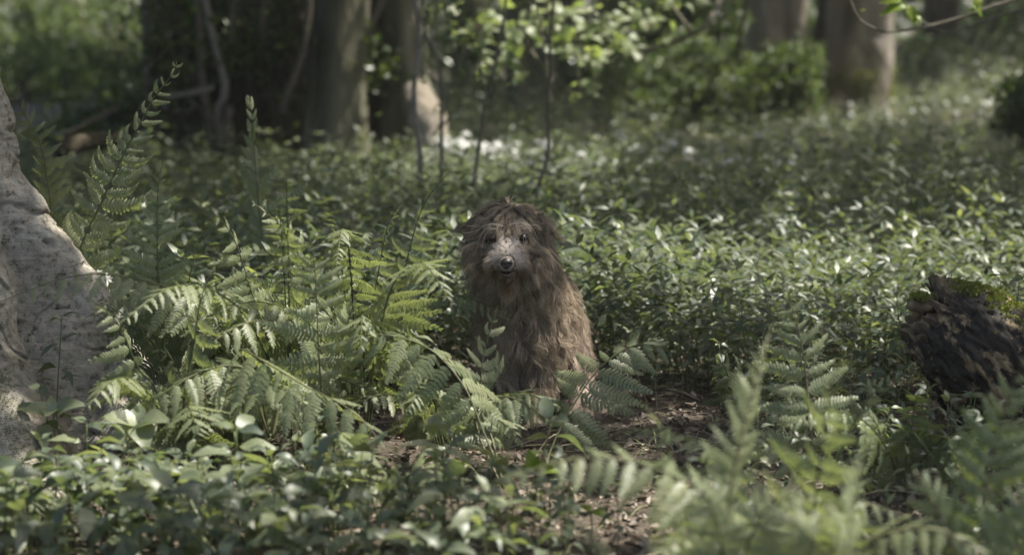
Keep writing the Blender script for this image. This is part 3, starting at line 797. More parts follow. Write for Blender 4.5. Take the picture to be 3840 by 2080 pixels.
# ------------------------------------------------------------------ overhanging twig top right
def build_overhang():
    rng = np.random.default_rng(61)
    Y = 9.5
    b = P(5000, -2600, Y + .3)
    t = root('overhanging_branch', b, 'thin looping twig with a few big leaves hanging into the top right corner', 'branch')
    def br(ctrl, r0, r1, mt):
        g = Geo(); g.tube(catmull([P(px, py, Y) for px, py in ctrl], 50), np.linspace(r0, r1, 50), 7, 0, .2)
        add('twig', g.mesh('twig', M[mt], True, b), t)
    br([(5000, -2600), (4650, -900), (4250, -250), (3840, -20), (3720, 25), (3640, 55), (3500, 95), (3350, 120), (3285, 110), (3225, 75), (3192, 10), (3180, -60)], .010, .004, 'sapling')
    br([(5000, -2600), (4700, -800), (4300, -120), (3950, 10), (3840, 35), (3730, 65), (3640, 100), (3560, 125), (3490, 98), (3430, 60), (3400, 20)], .009, .003, 'sapling')
    lf = leaf_mesh('leaf', M['lime'], .5, .14, .3, 7)
    for (px, py, ax, L) in ((3400, 20, (-1, -.2, -.2), .13), (3400, 20, (.6, -.2, -.9), .10), (3390, 5, (-.8, .3, .1), .12), (3430, 60, (.35, -.3, -.25), .05), (3225, 45, (.5, -.2, .3), .03), (3640, 10, (.5, -.3, -.5), .09), (3680, -5, (-.5, -.3, -.5), .08)):
        add('leaf', lf, t, basis(P(px, py, Y) - b, np.array(ax), np.array((.2, -.7, .7)) + rng.normal(size=3) * .2, L))
build_overhang()

# ------------------------------------------------------------------ fallen log and bluebells at the back left
def fallen(name, label, cat, ctrl, r0, r1, mat, seed):
    pts = [P(*c) for c in ctrl]
    g = Geo(); g.tube(catmull(pts, 30), np.linspace(r0, r1, 30), 14, 0, .25)
    b = pts[0]
    o = root(name, b, label, cat)
    add('wood', g.mesh('wood', M[mat], True, b), o)
    return o
fallen('fallen_log', 'brown fallen log lying beyond the fern at the far left', 'log', [(210, 560, 13.2), (330, 535, 13.4), (450, 520, 13.6)], .06, .05, 'bark_dark', 1)
fallen('fallen_branch', 'thin dead branch leaning in the shade beyond the fern at the far left', 'branch', [(230, 510, 14.6), (320, 465, 14.8), (440, 405, 15)], .015, .010, 'twig', 2)

def build_bluebells():
    rng = np.random.default_rng(71)
    n = 5200
    Y = rng.uniform(22, 30, n); px = rng.uniform(60, 640, n) + rng.normal(0, 25, n)
    x = (px - 1920) / FPX * Y
    z = hz(x, Y) + rng.uniform(.12, .36, n)
    p = np.stack([x, Y, z], -1)
    v, f, t = leaf_cloud(p, rng.uniform(.03, .06, n), rng, .1, .7)
    add('bluebell_carpet', make_mesh('bluebell_carpet', v, f, M['blue'], False, t), None, None, 'hazy carpet of violet bluebells in the far left distance', 'bluebells', None, 'stuff')
build_bluebells()

# ------------------------------------------------------------------ unseen crowns, shaped for shade, with gaps placed where sun should land
GAPS = [  # x, y, rx, ry, openness   (where on the ground the light falls)
    (1.35, 8.35, 1.75, 1.1, 1.4), (2.6, 8.6, 1.3, 1.1, 1.4), (6.4, 23.5, 5.0, 3.2, .80), (2.2, 19.2, 1.8, .9, .6), (-.55, 15.2, 1.5, 1.5, .80), (-.75, 5.45, 1.1, .62, .95), (-.85, 6.3, .55, .45, .85), (-.75, 5.95, .4, .4, .75), (-.85, 6.6, .35, .5, .8), (-.2, 5.0, .6, .3, .7), (-1.45, 6.45, .42, .30, 1.2), (-2.6, 16.0, 1.0, .8, .6), (3.4, 24.5, 1.7, 1.0, .95), (-.9, 4.9, .3, .25, .7), (-1.15, 5.2, .25, .2, .8),
    (.25, 12.9, 1.5, 1.1, .8), (-6.5, 36, 7, 6, .7), (2.2, 20.6, 1.3, 1.3, .85), (.50, 3.7, 1.0, .9, .92), (.26, 6.55, .22, .25, .7), (.5, 5.0, .35, .2, .7), (.68, 5.2, .4, .28, .95), (-1.0, 4.6, .45, .25, .55), (-.35, 4.55, .45, .22, .5), (.0, 6.15, .14, .12, .8), (2.8, 23, .8, 1.2, .6), (-.4, 6.9, .5, .5, .35), (.35, 5.3, .5, .4, .4)]
def openness(x, y):
    o = np.full(x.shape, .16)
    for gx, gy, rx, ry, k in GAPS:
        d = ((x - gx) / rx) ** 2 + ((y - gy) / ry) ** 2
        o = np.maximum(o, k * sstep(1.5, .6, d))
    dark = sstep(9.9, 10.5, y) * sstep(16.5, 15.2, y) * sstep(.5, 1.1, x)
    beech = sstep(-2.4, -2.2, x) * sstep(-1.05, -1.2, x) * sstep(5.2, 5.35, y) * sstep(6.25, 6.12, y)
    return o * (1 - dark) * (1 - .9 * beech)
def build_canopy():
    rng = np.random.default_rng(81)
    n = 98000
    x = rng.uniform(-9, 17, n); y = rng.uniform(2.0, 44, n); z = 4.6 + 5.0 * rng.random(n) ** 1.2
    gx = x - SUN_DIR[0] / SUN_DIR[2] * (z - .3); gy = y - SUN_DIR[1] / SUN_DIR[2] * (z - .3)
    nz = fbm(np.stack([gx * 2.4, gy * 1.8, 0 * gx], -1), 3, 83) * .30 + .5
    keep = nz > openness(gx, gy)
    keep &= ~((x < -3) & (y > 31) & (rng.random(n) < .6))
    p = np.stack([x, y, z], -1)[keep]
    size = rng.uniform(.20, .34, len(p))
    own = np.argmin(np.stack([(p[:, 0] - t[1][0]) ** 2 + (p[:, 1] - t[1][1]) ** 2 for t in TREES], -1), 1)
    for k, (t, xy) in enumerate(TREES):
        sel = own == k
        if sel.sum() < 5: continue
        off = np.array(t.location)
        v, f, tn = leaf_cloud(p[sel], size[sel], rng, .62, .7)
        add('crown', make_mesh('crown', v - off, f, M['canopy'], False, tn), t)
        q = p[sel]
        top = off + np.array((0, 0, 6.0))
        for j in rng.choice(len(q), min(8, len(q)), replace=False):
            g = Geo(); e = q[j]; st = np.array((off[0], off[1], max(off[2] + 4.0, e[2] - 2.5)))
            g.tube(catmull([st, (st + e) / 2 + np.array((0, 0, .5)), e], 12), np.linspace(.07, .015, 12), 6, 0, .2)
            add('limb', g.mesh('limb', M['bark_mid'], True, off), t)
build_canopy()

# ------------------------------------------------------------------ leaf litter, twigs
def build_litter():
    rng = np.random.default_rng(91)
    g = Geo()
    n = 7600
    Y = rng.uniform(3.9, 8.6, n); px = rng.uniform(-150, 3990, n)
    x = (px - 1920) / FPX * Y
    dens = np.where(x > .25, 1.0, .55)
    k = rng.random(n) < dens
    x, Y = x[k], Y[k]; n = len(x)
    z = hz(x, Y) + rng.uniform(.004, .022, n)
    L = rng.uniform(.016, .050, n)
    # curled leaf: 3 x 4 grid with ragged edge
    us = np.array([0, .33, .66, 1.0]); ws = np.array([.15, .55, .48, .08])
    tmpl = []
    for i, u in enumerate(us):
        for s in (-1, 0, 1): tmpl.append((u - .5, s * ws[i] * .5, 0))
    tm = np.array(tmpl)
    f = []
    for i in range(3):
        for s in range(2):
            a = i * 3 + s; f += [[a, a + 3, a + 4], [a, a + 4, a + 1]]
    f = np.array(f)
    V = np.repeat(tm[None], n, 0)
    V[:, :, 1] *= 1 + rng.normal(size=(n, 12)) * .28
    curl = rng.uniform(-.9, 1.3, (n, 1)); bend = rng.uniform(-.5, .9, (n, 1))
    V[:, :, 2] = curl * V[:, :, 1] ** 2 * 2 + bend * V[:, :, 0] ** 2 * .7 + rng.normal(size=(n, 12)) * .035
    V *= L[:, None, None]
    az = rng.uniform(0, 2 * PI, n); tl = rng.normal(size=n) * .35; t2 = rng.normal(size=n) * .35
    ca, sa = np.cos(az), np.sin(az)
    X1 = V[..., 0]; Y1 = V[..., 1] * np.cos(tl)[:, None] - V[..., 2] * np.sin(tl)[:, None]; Z1 = V[..., 1] * np.sin(tl)[:, None] + V[..., 2] * np.cos(tl)[:, None]
    X2 = X1 * np.cos(t2)[:, None] + Z1 * np.sin(t2)[:, None]; Z2 = -X1 * np.sin(t2)[:, None] + Z1 * np.cos(t2)[:, None]
    W = np.stack([X2 * ca[:, None] - Y1 * sa[:, None] + x[:, None], X2 * sa[:, None] + Y1 * ca[:, None] + Y[:, None], Z2 + z[:, None]], -1)
    F_ = (f[None] + np.arange(n)[:, None, None] * 12).reshape(-1, 3)
    g.add(W.reshape(-1, 3), F_, np.repeat(rng.random(n), 12))
    # crumbs
    m = 16000
    Y = rng.uniform(4.0, 7.4, m); px = rng.uniform(-100, 3940, m); x = (px - 1920) / FPX * Y
    z = hz(x, Y) + rng.uniform(.002, .012, m)
    v, f, t = leaf_cloud(np.stack([x, Y, z], -1), rng.uniform(.006, .022, m), rng, .45, .55)
    g.add(v, f, t)
    add('leaf_litter', g.mesh('leaf_litter', M['litter'], False), None, None, 'brown crumbled dead leaves covering the bare ground around the dog', 'leaf litter', None, 'stuff')
    # bleached stalks and grass stems lying about
    g = Geo()
    for k in range(520):
        Yk = rng.uniform(4.3, 7.2); px = rng.uniform(1900, 3900) if k % 3 else rng.uniform(0, 1900)
        a = gp(px, Yk, rng.uniform(.006, .03))
        az = rng.uniform(0, 2 * PI); Lk = rng.uniform(.05, .22)
        d = np.array((math.cos(az), math.sin(az) * .8, rng.normal() * .12)) * Lk
        g.tube(catmull([a, a + d * .5 + np.array((0, 0, rng.uniform(0, .025))), a + d], 5), rng.uniform(.0008, .0022), 4, rng.random(), cap=False)
    add('dead_stalks', g.mesh('dead_stalks', M['straw']), None, None, 'scattered bleached dead stalks lying on the leaf litter', 'dead stalks', None, 'stuff')
build_litter()

def small_stick(label, ctrl, r, mat, name='fallen_twig'):
    pts = [P(*c) for c in ctrl]
    g = Geo(); g.tube(catmull(pts, 14), np.linspace(r, r * .6, 14), 6, .3, .25)
    add(name, g.mesh(name, M[mat], True, pts[0]), None, Matrix.Translation(Vector(pts[0])), label, 'twig', 'twigs on the ground')
small_stick('pale straight twig lying on the litter in front of the rotten log', [(3290, 1592, 5.95), (3380, 1600, 5.9), (3470, 1612, 5.86)], .007, 'twig_grey')
small_stick('bent bleached stalk standing by the dog\'s haunch below the fern fan', [(2422, 1582, 6.5), (2424, 1515, 6.5), (2412, 1470, 6.5), (2390, 1400, 6.5)], .0022, 'straw')
small_stick('thin bleached stalk right of the bent one below the fern fan', [(2470, 1578, 6.5), (2462, 1500, 6.5), (2458, 1430, 6.5)], .0022, 'straw')
small_stick('arched green stalk on the litter beyond the fern fan', [(2440, 1572, 6.45), (2480, 1560, 6.4), (2505, 1565, 6.38), (2515, 1600, 6.38)], .0025, 'straw')
small_stick('brown twig half buried in the litter of the bare patch', [(2560, 1690, 5.75), (2640, 1680, 5.75), (2720, 1655, 5.85)], .006, 'twig')
small_stick('thin pale twig at the lower middle, on the edge of the bare patch', [(2440, 2030, 4.92), (2540, 1960, 5.0), (2640, 1890, 5.15)], .005, 'twig_grey')

# ------------------------------------------------------------------ low woodland herbs
LEAF_M = [leaf_mesh('leaf', M['herb'], .40, .10, .16), leaf_mesh('leaf', M['herb'], .46, .14, .30), leaf_mesh('leaf', M['herb_pale'], .36, .06, .05), leaf_mesh('leaf', M['herb'], .50, .16, .45)]
BROAD_M = [leaf_mesh('leaf', M['herb'], .42, .10, .22, 7), leaf_mesh('leaf', M['herb'], .36, .16, .42, 7), leaf_mesh('leaf', M['herb_pale'], .46, .05, .12, 7), leaf_mesh('leaf', M['herb'], .50, .2, .5, 7)]
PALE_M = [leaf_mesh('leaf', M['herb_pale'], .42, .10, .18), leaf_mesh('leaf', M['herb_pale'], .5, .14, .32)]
LOWV = np.array([(0, 0, 0), (.36, -.165, .03), (.38, 0, .02), (.36, .165, .03), (.74, -.105, -.03), (.76, 0, -.05), (.74, .105, -.03), (1.12, 0, -.18)])
LOWF = np.array([[0, 2, 1], [0, 3, 2], [1, 2, 5], [1, 5, 4], [2, 3, 6], [2, 6, 5], [4, 5, 7], [5, 6, 7]])
FARV = np.array([(0, 0, 0), (.45, -.18, .03), (.45, .18, .03), (.5, 0, 0), (1, 0, -.14)])
FARF = np.array([[0, 3, 1], [0, 2, 3], [1, 3, 4], [3, 2, 4]])

def herb_proto(rng, broad=False):
    """stalk height, list of (leaf variant, matrix)"""
    h = rng.uniform(.14, .22) if broad else rng.uniform(.26, .40)
    leaves = []
    nn = rng.integers(3, 5) if broad else rng.integers(5, 7)
    for k in range(nn):
        z = h * (1 - .16 * k * rng.uniform(.8, 1.2)) if k else h
        az0 = k * PI / 2 + rng.normal() * .25
        L = (rng.uniform(.055, .115) if broad else rng.uniform(.058, .09)) * (1.0 if k else .75) * (1 - .05 * k)
        for s in range(2 if k or broad else 3):
            az = az0 + s * (PI if (k or broad) else 2.1) + rng.normal() * .2
            el = rng.uniform(-.6, .5) + (.35 if k == 0 else 0)
            ax = np.array((math.cos(az) * math.cos(el), math.sin(az) * math.cos(el), math.sin(el)))
            nor = np.array((-math.cos(az) * math.sin(el), -math.sin(az) * math.sin(el), math.cos(el))) + rng.normal(size=3) * .32
            leaves.append((int(rng.integers(0, 4)), np.array(basis(np.array((0, 0, z)) + ax * .008, ax, nor, L))))
    g = Geo()
    g.tube(catmull([(0, 0, -.03), (rng.normal() * .006, rng.normal() * .006, h * .5), (0, 0, h)], 7), np.linspace(.0026, .0016, 7), 5)
    return h, leaves, g

hr = np.random.default_rng(101)
PROTO = [herb_proto(hr) for _ in range(9)]
PROTO_B = [herb_proto(hr, True) for _ in range(7)]
STEM_ME = [p[2].mesh('stalk', M['stem']) for p in PROTO]
STEM_ME_B = [p[2].mesh('stalk', M['stem']) for p in PROTO_B]

DOG_XY = np.array((0.09, 6.55))
def in_trunk(x, y):
    return ((x - BX) ** 2 + (y - BY) ** 2) < .66 ** 2

def herb_positions():
    rng = np.random.default_rng(103)
    out = []
    for (y0, y1, sp) in ((4.15, 6.2, .086), (6.2, 9.0, .064), (9.0, 13.0, .076), (13.0, 19.0, .11), (19.0, 34.0, .175)):
        nx = int((2 * (y1 * .25 + .9)) / sp); ny = int((y1 - y0) / sp)
        X, Y = np.meshgrid((np.arange(nx) - nx / 2) * sp, y0 + np.arange(ny) * sp)
        x = X.ravel() + rng.uniform(-.5, .5, X.size) * sp; y = Y.ravel() + rng.uniform(-.5, .5, X.size) * sp
        k = np.abs(x) < y * .25 + .7
        x, y = x[k], y[k]
        px = 1920 + FPX * x / y
        d = np.ones_like(x)
        clear = sstep(2050, 2250, px) * sstep(6.85, 6.6, y) * (.96 - .34 * sstep(2650, 2950, px) * sstep(5.2, 5.6, y) - .25 * sstep(2650, 2950, px))
        d -= clear
        midl = np.maximum(sstep(2250, 2000, px) * sstep(4.95, 5.15, y) * sstep(6.7, 6.4, y), sstep(1250, 1400, px) * sstep(2250, 2100, px) * sstep(4.7, 4.85, y) * sstep(6.7, 6.4, y))
        d -= midl * .95
        left = sstep(1000, 800, px) * sstep(6.4, 6.7, y) * sstep(7.2, 6.9, y)
        d -= left * .6
        d -= .25 * sstep(.0, .5, fbm(np.stack([x * 1.1, y * 1.1, 0 * x], -1), 2, 7)) * (y > 7)
        d[((x - DOG_XY[0]) / .38) ** 2 + ((y - DOG_XY[1]) / .62) ** 2 < 1] = 0
        d[in_trunk(x, y)] = 0
        d[(px > 3380) & (y > 5.6) & (y < 6.4)] = 0
        d[(np.abs(px - 1250) < 420 * 16.3 / np.maximum(y, 1)) & (y > 15.6) & (y < 18)] = 0
        k = rng.random(len(x)) < d
        out.append(np.stack([x[k], y[k], np.full(k.sum(), sp)], -1))
    return np.vstack(out)
HP = herb_positions()
hx, hy, hsp = HP.T
hzv = hz(hx, hy)
hpx, hpy, hd = project(np.stack([hx, hy, hzv + .25], -1))
inview = (hpx > -80) & (hpx < 3920) & (hpy < 2250)
# which show largest: nearest first, thinned so that the ones picked out are in view
order = np.argsort(hd + (~inview) * 100 + hr.random(len(hd)) * 1.2)
IND = order[:290]; REST = order[290:]
scale = hr.uniform(.8, 1.25, len(hx)) * np.where((hpx < 2100) & (hy < 5.7), 1.05, 1.0) * np.interp(hsp, [.09, .11, .15, .20], [1.0, 1.0, 1.1, 1.15])
scale = scale * np.where((hpx > 2050) & (hy < 6.6), .62, 1.0)
scale = scale * (1 + .22 * fbm(np.stack([hx * .8, hy * .8, 0 * hx], -1), 2, 77) * (hy > 6.6))
rotz = hr.uniform(0, 2 * PI, len(hx)); kind_i = hr.integers(0, 63, len(hx))
tilt = hr.normal(size=(len(hx), 2)) * .14

def herb_zone(px, py, y):
    if px > 2050 and y < 6.9:
        if px > 3280: return ('small green herb sprouting from the litter below the rotten log', 'herbs below the log')
        if px > 2720: return ('small green herb among the near ferns to the right of the bare patch', 'herbs among the near ferns')
        return ('small sparse green herb sprouting from the bare litter patch beside the dog', 'sparse herbs on the bare patch')
    if y < 5.2:
        if px < 950: return ('broad-leaved low herb in the shaded bottom left corner', 'herbs in the bottom left corner')
        if px < 1480: return ('broad-leaved low herb at the bottom edge right under the pale arching ferns', 'herbs under the arching ferns')
        return ('broad-leaved low herb at the bottom edge left of the bare patch', 'herbs left of the bare patch')
    if y < 6.9:
        if px < 700: return ('leafy low herb at the foot of the pale beech roots', 'herbs at the beech foot')
        return ('leafy low herb growing between the arching ferns left of the dog', 'herbs between the ferns')
    return ('narrow-leaved dark herb in the dense bed right behind the dog', 'herbs in the bed behind the dog')

def place_herb(i):
    y = hy[i]; broad = y < 5.7 and hpx[i] < 2100 and kind_i[i] % 4 != 3
    pr, st, lm = (PROTO_B, STEM_ME_B, BROAD_M) if broad else (PROTO, STEM_ME, LEAF_M)
    k = int(kind_i[i]) % len(pr)
    lb, gr = herb_zone(hpx[i], hpy[i], y)
    m = Matrix.Translation((hx[i], y, hzv[i])) @ Matrix.Rotation(rotz[i], 4, 'Z') @ Matrix.Rotation(tilt[i, 0], 4, 'X') @ Matrix.Scale(float(scale[i]) * (.58 if (y < 5.7 and hpx[i] < 2100 and not broad) else 1.0), 4)
    o = add('woodland_herb', st[k], None, m, lb, 'herb', gr)
    for (vk, lmx) in pr[k][1]:
        add('leaf', lm[vk % len(lm)], o, Matrix(lmx.tolist()))
for i in IND: place_herb(int(i))

def build_herb_mass():
    rng = np.random.default_rng(107)
    G1, G2 = Geo(), Geo()
    sel = REST
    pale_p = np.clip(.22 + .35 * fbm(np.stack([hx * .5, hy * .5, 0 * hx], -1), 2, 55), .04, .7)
    for k, (h, leaves, g) in enumerate(PROTO):
        mats = np.array([lm for _, lm in leaves])
        nl = len(leaves)
        for pal, far in ((0, 0), (1, 0), (0, 1), (1, 1)):
            LV, LF = (FARV, FARF) if far else (LOWV, LOWF)
            nv = len(LV)
            base = np.einsum('lij,vj->lvi', mats[:, :3, :3], LV) + mats[:, None, :3, 3]
            ids = sel[(kind_i[sel] % len(PROTO) == k) & ((hy[sel] > 11.5) == bool(far))]
            isp = rng.random(len(ids)) < pale_p[ids]
            ids = ids[isp] if pal else ids[~isp]
            if not len(ids): continue
            V = base.reshape(1, -1, 3) * scale[ids][:, None, None]
            V = np.repeat(V, 1, 0)
            tz = tilt[ids]
            V = V + np.stack([V[..., 2] * tz[:, :1], V[..., 2] * tz[:, 1:], 0 * V[..., 2]], -1)
            c, s = np.cos(rotz[ids])[:, None], np.sin(rotz[ids])[:, None]
            W = np.stack([V[..., 0] * c - V[..., 1] * s + hx[ids][:, None], V[..., 0] * s + V[..., 1] * c + hy[ids][:, None], V[..., 2] + hzv[ids][:, None]], -1)
            m = len(ids)
            F_ = (LF[None] + np.arange(m * nl)[:, None, None] * nv).reshape(-1, 3)
            tn = np.repeat(rng.random(m * nl), nv)
            (G2 if pal else G1).add(W.reshape(-1, 3), F_, tn)
    # stalks for those near enough to show
    near = sel[(hy[sel] < 9.5)]
    St = Geo()
    for i in near:
        b0 = np.array((hx[i], hy[i], hzv[i] - .01)); t0 = b0 + np.array((tilt[i, 0] * .2, tilt[i, 1] * .2, .26 * scale[i]))
        s = np.array((.0018, 0, 0)); q = np.array((0, .0018, 0))
        St.add([b0 - s, b0 + s, t0, b0 - q, b0 + q], [[0, 1, 2], [3, 4, 2]], rng.random())
    o = add('herb_carpet', G1.mesh('herb_carpet', M['herb'], True), None, None, 'dense carpet of dark green herbs covering the wood floor', 'ground cover', None, 'stuff')
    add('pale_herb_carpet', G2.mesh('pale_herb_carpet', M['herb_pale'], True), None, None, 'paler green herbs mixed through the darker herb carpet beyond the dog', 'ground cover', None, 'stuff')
    add('herb_stalks', St.mesh('herb_stalks', M['stem']), None, None, 'thin green stalks under the herb carpet', 'ground cover', None, 'stuff')
build_herb_mass()

# ------------------------------------------------------------------ flowers
def build_garlic():
    rng = np.random.default_rng(111)
    g = Geo()
    for k in range(15):
        a = k * 2.4; el = rng.uniform(.0, 1.2)
        d = np.array((math.cos(a) * math.cos(el), math.sin(a) * math.cos(el), math.sin(el)))
        c = d * .022
        s = nrm(np.cross(d, (0, 0, 1.0))) * .010; u = nrm(np.cross(s, d)) * .010
        g.add([c - s, c + u, c + s, c - u, c + d * .004], [[0, 1, 4], [1, 2, 4], [2, 3, 4], [3, 0, 4]], rng.random())
    head = g.mesh('flower_head', M['white'], False)
    gs = Geo(); gs.tube([(0, 0, 0), (.01, 0, .2), (0, 0, .36)], [.004, .003, .002], 5)
    stalk = gs.mesh('stalk', M['stem'])
    gl = Geo()
    for a in (0, 2.1, 4.2):
        ax = np.array((math.cos(a), math.sin(a), 0))
        c = np.array([(0, 0, 0), ax * .05 + (0, 0, .12), ax * .12 + (0, 0, .19), ax * .20 + (0, 0, .17)]); sd = np.cross(ax, (0, 0, 1.0))
        w = [.008, .03, .035, .002]
        v = np.vstack([c + sd * np.array(w)[:, None], c - sd * np.array(w)[:, None]])
        gl.add(v, [[0, 1, 5], [0, 5, 4], [1, 2, 6], [1, 6, 5], [2, 3, 7], [2, 7, 6]], rng.random())
    leaf = gl.mesh('leaf', M['herb_pale'])
    spots = []
    for k in range(96):
        if k < 40: px, Y = rng.normal(1770, 120), rng.uniform(14.0, 16.6)
        elif k < 78: px, Y = rng.uniform(1950, 3000), rng.uniform(13.0, 18.5)
        else: px, Y = rng.uniform(3150, 3700), rng.uniform(20, 23)
        spots.append((px, Y))
    for px, Y in spots:
        if px < 1600 and Y > 15.5: continue
        b = gp(px, Y)
        z = ('white-flowered wild plant in the sunny cluster at the foot of the veteran tree', 'white flowers by the veteran tree') if px < 1960 else \
            (('white-flowered wild plant dotted along the far edge of the clearing', 'white flowers along the clearing') if px < 3000 else ('white-flowered wild plant on the sunny bank beside the mottled trunk', 'white flowers on the bank'))
        s = float(rng.uniform(.75, 1.1))
        o = add('white_flower', stalk, None, Matrix.Translation(Vector(b)) @ Matrix.Rotation(rng.uniform(0, 6.28), 4, 'Z') @ Matrix.Scale(s, 4), z[0], 'flower', z[1])
        add('flower_head', head, o, Matrix.Translation((0, 0, .36)) @ Matrix.Scale(float(rng.uniform(1.2, 1.9)), 4))
        add('leaf', leaf, o)
build_garlic()

def star_flower(label, px, py, Y):
    c = P(px, py, Y); b = c.copy(); b[2] = float(hz(c[0], c[1]))
    o = root('star_flower', b, label, 'flower', 'star flowers beside the beech root')
    g = Geo(); g.tube(catmull([(0, 0, 0), (.01, .01, (c - b)[2] * .5), c - b], 8), .0015, 5)
    add('stalk', g.mesh('stalk', M['stem'], True), o)
    pm = Geo(); pm.add([(0, 0, 0), (.012, .0035, .002), (.022, 0, .004), (.012, -.0035, .002)], [[0, 2, 1], [0, 3, 2]])
    me = pm.mesh('petal', M['white'], False)
    for k in range(9):
        a = k * 2 * PI / 9
        ax = np.array((math.cos(a), -.35, math.sin(a) * .8 + .1))
        add('petal', me, o, basis(c - b, ax, (0, -1, .4), 1.25))
star_flower('white star-shaped flower beside the beech trunk, the larger one', 400, 1045, 6.35)
star_flower('white star-shaped flower half hidden just above the larger one', 368, 1028, 6.45)

# bright seedlings
def seedling(label, px, py, Y, leaves, mat='lime', Hs=None):
    c = P(px, py, Y); b = c.copy(); b[2] = float(hz(c[0], c[1]))
    o = root('seedling', b, label, 'seedling')
    g = Geo(); g.tube(catmull([(0, 0, -.01), (.004, 0, (c - b)[2] * .5), c - b], 8), .0022, 6)
    add('stalk', g.mesh('stalk', M['stem'], True), o)
    me = leaf_mesh('leaf', M[mat], .62, .16, .22, 7)
    for ax, nor, L in leaves:
        add('leaf', me, o, basis(c - b, np.array(ax), np.array(nor), L))
seedling('bright lime seedling with three rounded leaves in front of the dog', 2005, 1768, 5.0, [((-.25, -.1, .9), (0, -1, .3), .06), ((.9, -.2, .15), (0, -.5, 1), .07), ((-.8, -.3, .05), (0, -.5, 1), .045), ((.1, .6, .6), (0, -.8, .6), .05)])
seedling('single bright lime leaf on a short stalk, lower than the three-leaved seedling', 2215, 1915, 4.7, [((.8, -.3, -.15), (.2, -.5, 1), .055), ((-.5, .5, .2), (0, -.4, 1), .04)])
seedling('upright green seedling with broad pointed leaves beyond the bare patch', 2620, 1050, 8.2, [((-.1, -.2, .95), (0, -1, .2), .10), ((.9, -.2, -.1), (0, -.5, 1), .10), ((-.9, -.1, -.15), (0, -.5, 1), .09), ((.2, -.9, 0), (0, -.1, 1), .08)], 'herb_pale')
seedling('pale broad-leaved plant catching light at the foot of the beech', 520, 1590, 5.2, [((-.8, -.3, .35), (0, -.6, 1), .10), ((.7, -.5, .3), (-.1, -.6, 1), .11), ((.3, -.8, -.3), (0, -.8, 1), .11), ((-.1, .5, .7), (0, -.8, .5), .07), ((-.6, -.7, -.4), (-.2, -.8, .8), .10)], 'herb_pale')
seedling('pale pointed-leaved plant against the beech root, lower left', 200, 1545, 5.3, [((-.8, -.2, .2), (0, -.6, 1), .085), ((.9, -.2, .4), (0, -.6, 1), .095), ((.0, -.8, .2), (0, -.5, 1), .08), ((-.2, .3, .8), (0, -1, .4), .05)], 'herb_pale')

# ------------------------------------------------------------------ ferns
def pinna_mesh(name, mat, n=13, droop=.15, sweep=.10, wid=.17, mirror=1, ragged=.12, seed=0, curl=0.0):
    """one side leaflet of a frond: a midrib with two rows of blunt teeth; unit length along +X"""
    rng = np.random.default_rng(seed)
    g = Geo()
    def bend(p):
        p = np.array(p, float); x = p[:, 0].copy()
        p[:, 1] += sweep * x ** 2
        p[:, 2] += -droop * x ** 2
        if curl:
            a = curl * x ** 2
            p[:, 0] = np.where(x > .4, .4 + (x - .4) * np.cos(a), x); p[:, 1] += np.where(x > .4, (x - .4) * np.sin(a), 0)
        p[:, 1] *= mirror
        return p
    xs = np.linspace(.03, .985, n + 1)
    for i in range(n):
        x = xs[i]; dx = xs[i + 1] - xs[i]
        prof = (1 - x ** 2.2) * min(1, .55 + x * 3)
        for s in (-1, 1):
            L = wid * prof * (1 + rng.normal() * ragged) + .012
            lean = .30 * L
            zt = -L * .25 + rng.normal() * .012
            p = [(x, -s * .004, 0), (x + dx * .98, -s * .004, 0), (x + dx * .82, s * L * .14, 0), (x + dx * .90 + lean * .6, s * L * .62, zt * .4), (x + dx * .72 + lean, s * L, zt), (x + dx * .28 + lean, s * L * .98, zt), (x + dx * .04 + lean * .6, s * L * .62, zt * .4), (x + dx * .08, s * L * .14, 0)]
            f = [[0, 1, 2], [0, 2, 7], [7, 2, 3], [7, 3, 6], [6, 3, 4], [6, 4, 5]]
            if s < 0: f = [[a_, c_, b_] for a_, b_, c_ in f]
            g.add(bend(p), f, rng.random() * .12)
    return g.mesh(name, mat, False)

PIN = {}
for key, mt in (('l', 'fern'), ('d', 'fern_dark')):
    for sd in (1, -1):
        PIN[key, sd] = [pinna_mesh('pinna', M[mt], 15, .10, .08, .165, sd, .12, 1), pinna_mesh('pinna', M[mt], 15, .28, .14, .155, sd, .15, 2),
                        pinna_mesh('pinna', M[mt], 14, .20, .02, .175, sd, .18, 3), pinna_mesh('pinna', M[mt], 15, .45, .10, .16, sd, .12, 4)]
        PIN[key + 'c', sd] = [pinna_mesh('pinna', M[mt], 13, .10, .10, .165, sd, .15, 5, .5), pinna_mesh('pinna', M[mt], 13, .2, .1, .155, sd, .15, 6, 1.1), pinna_mesh('pinna', M[mt], 15, .25, .05, .155, sd, .15, 7, .1)]

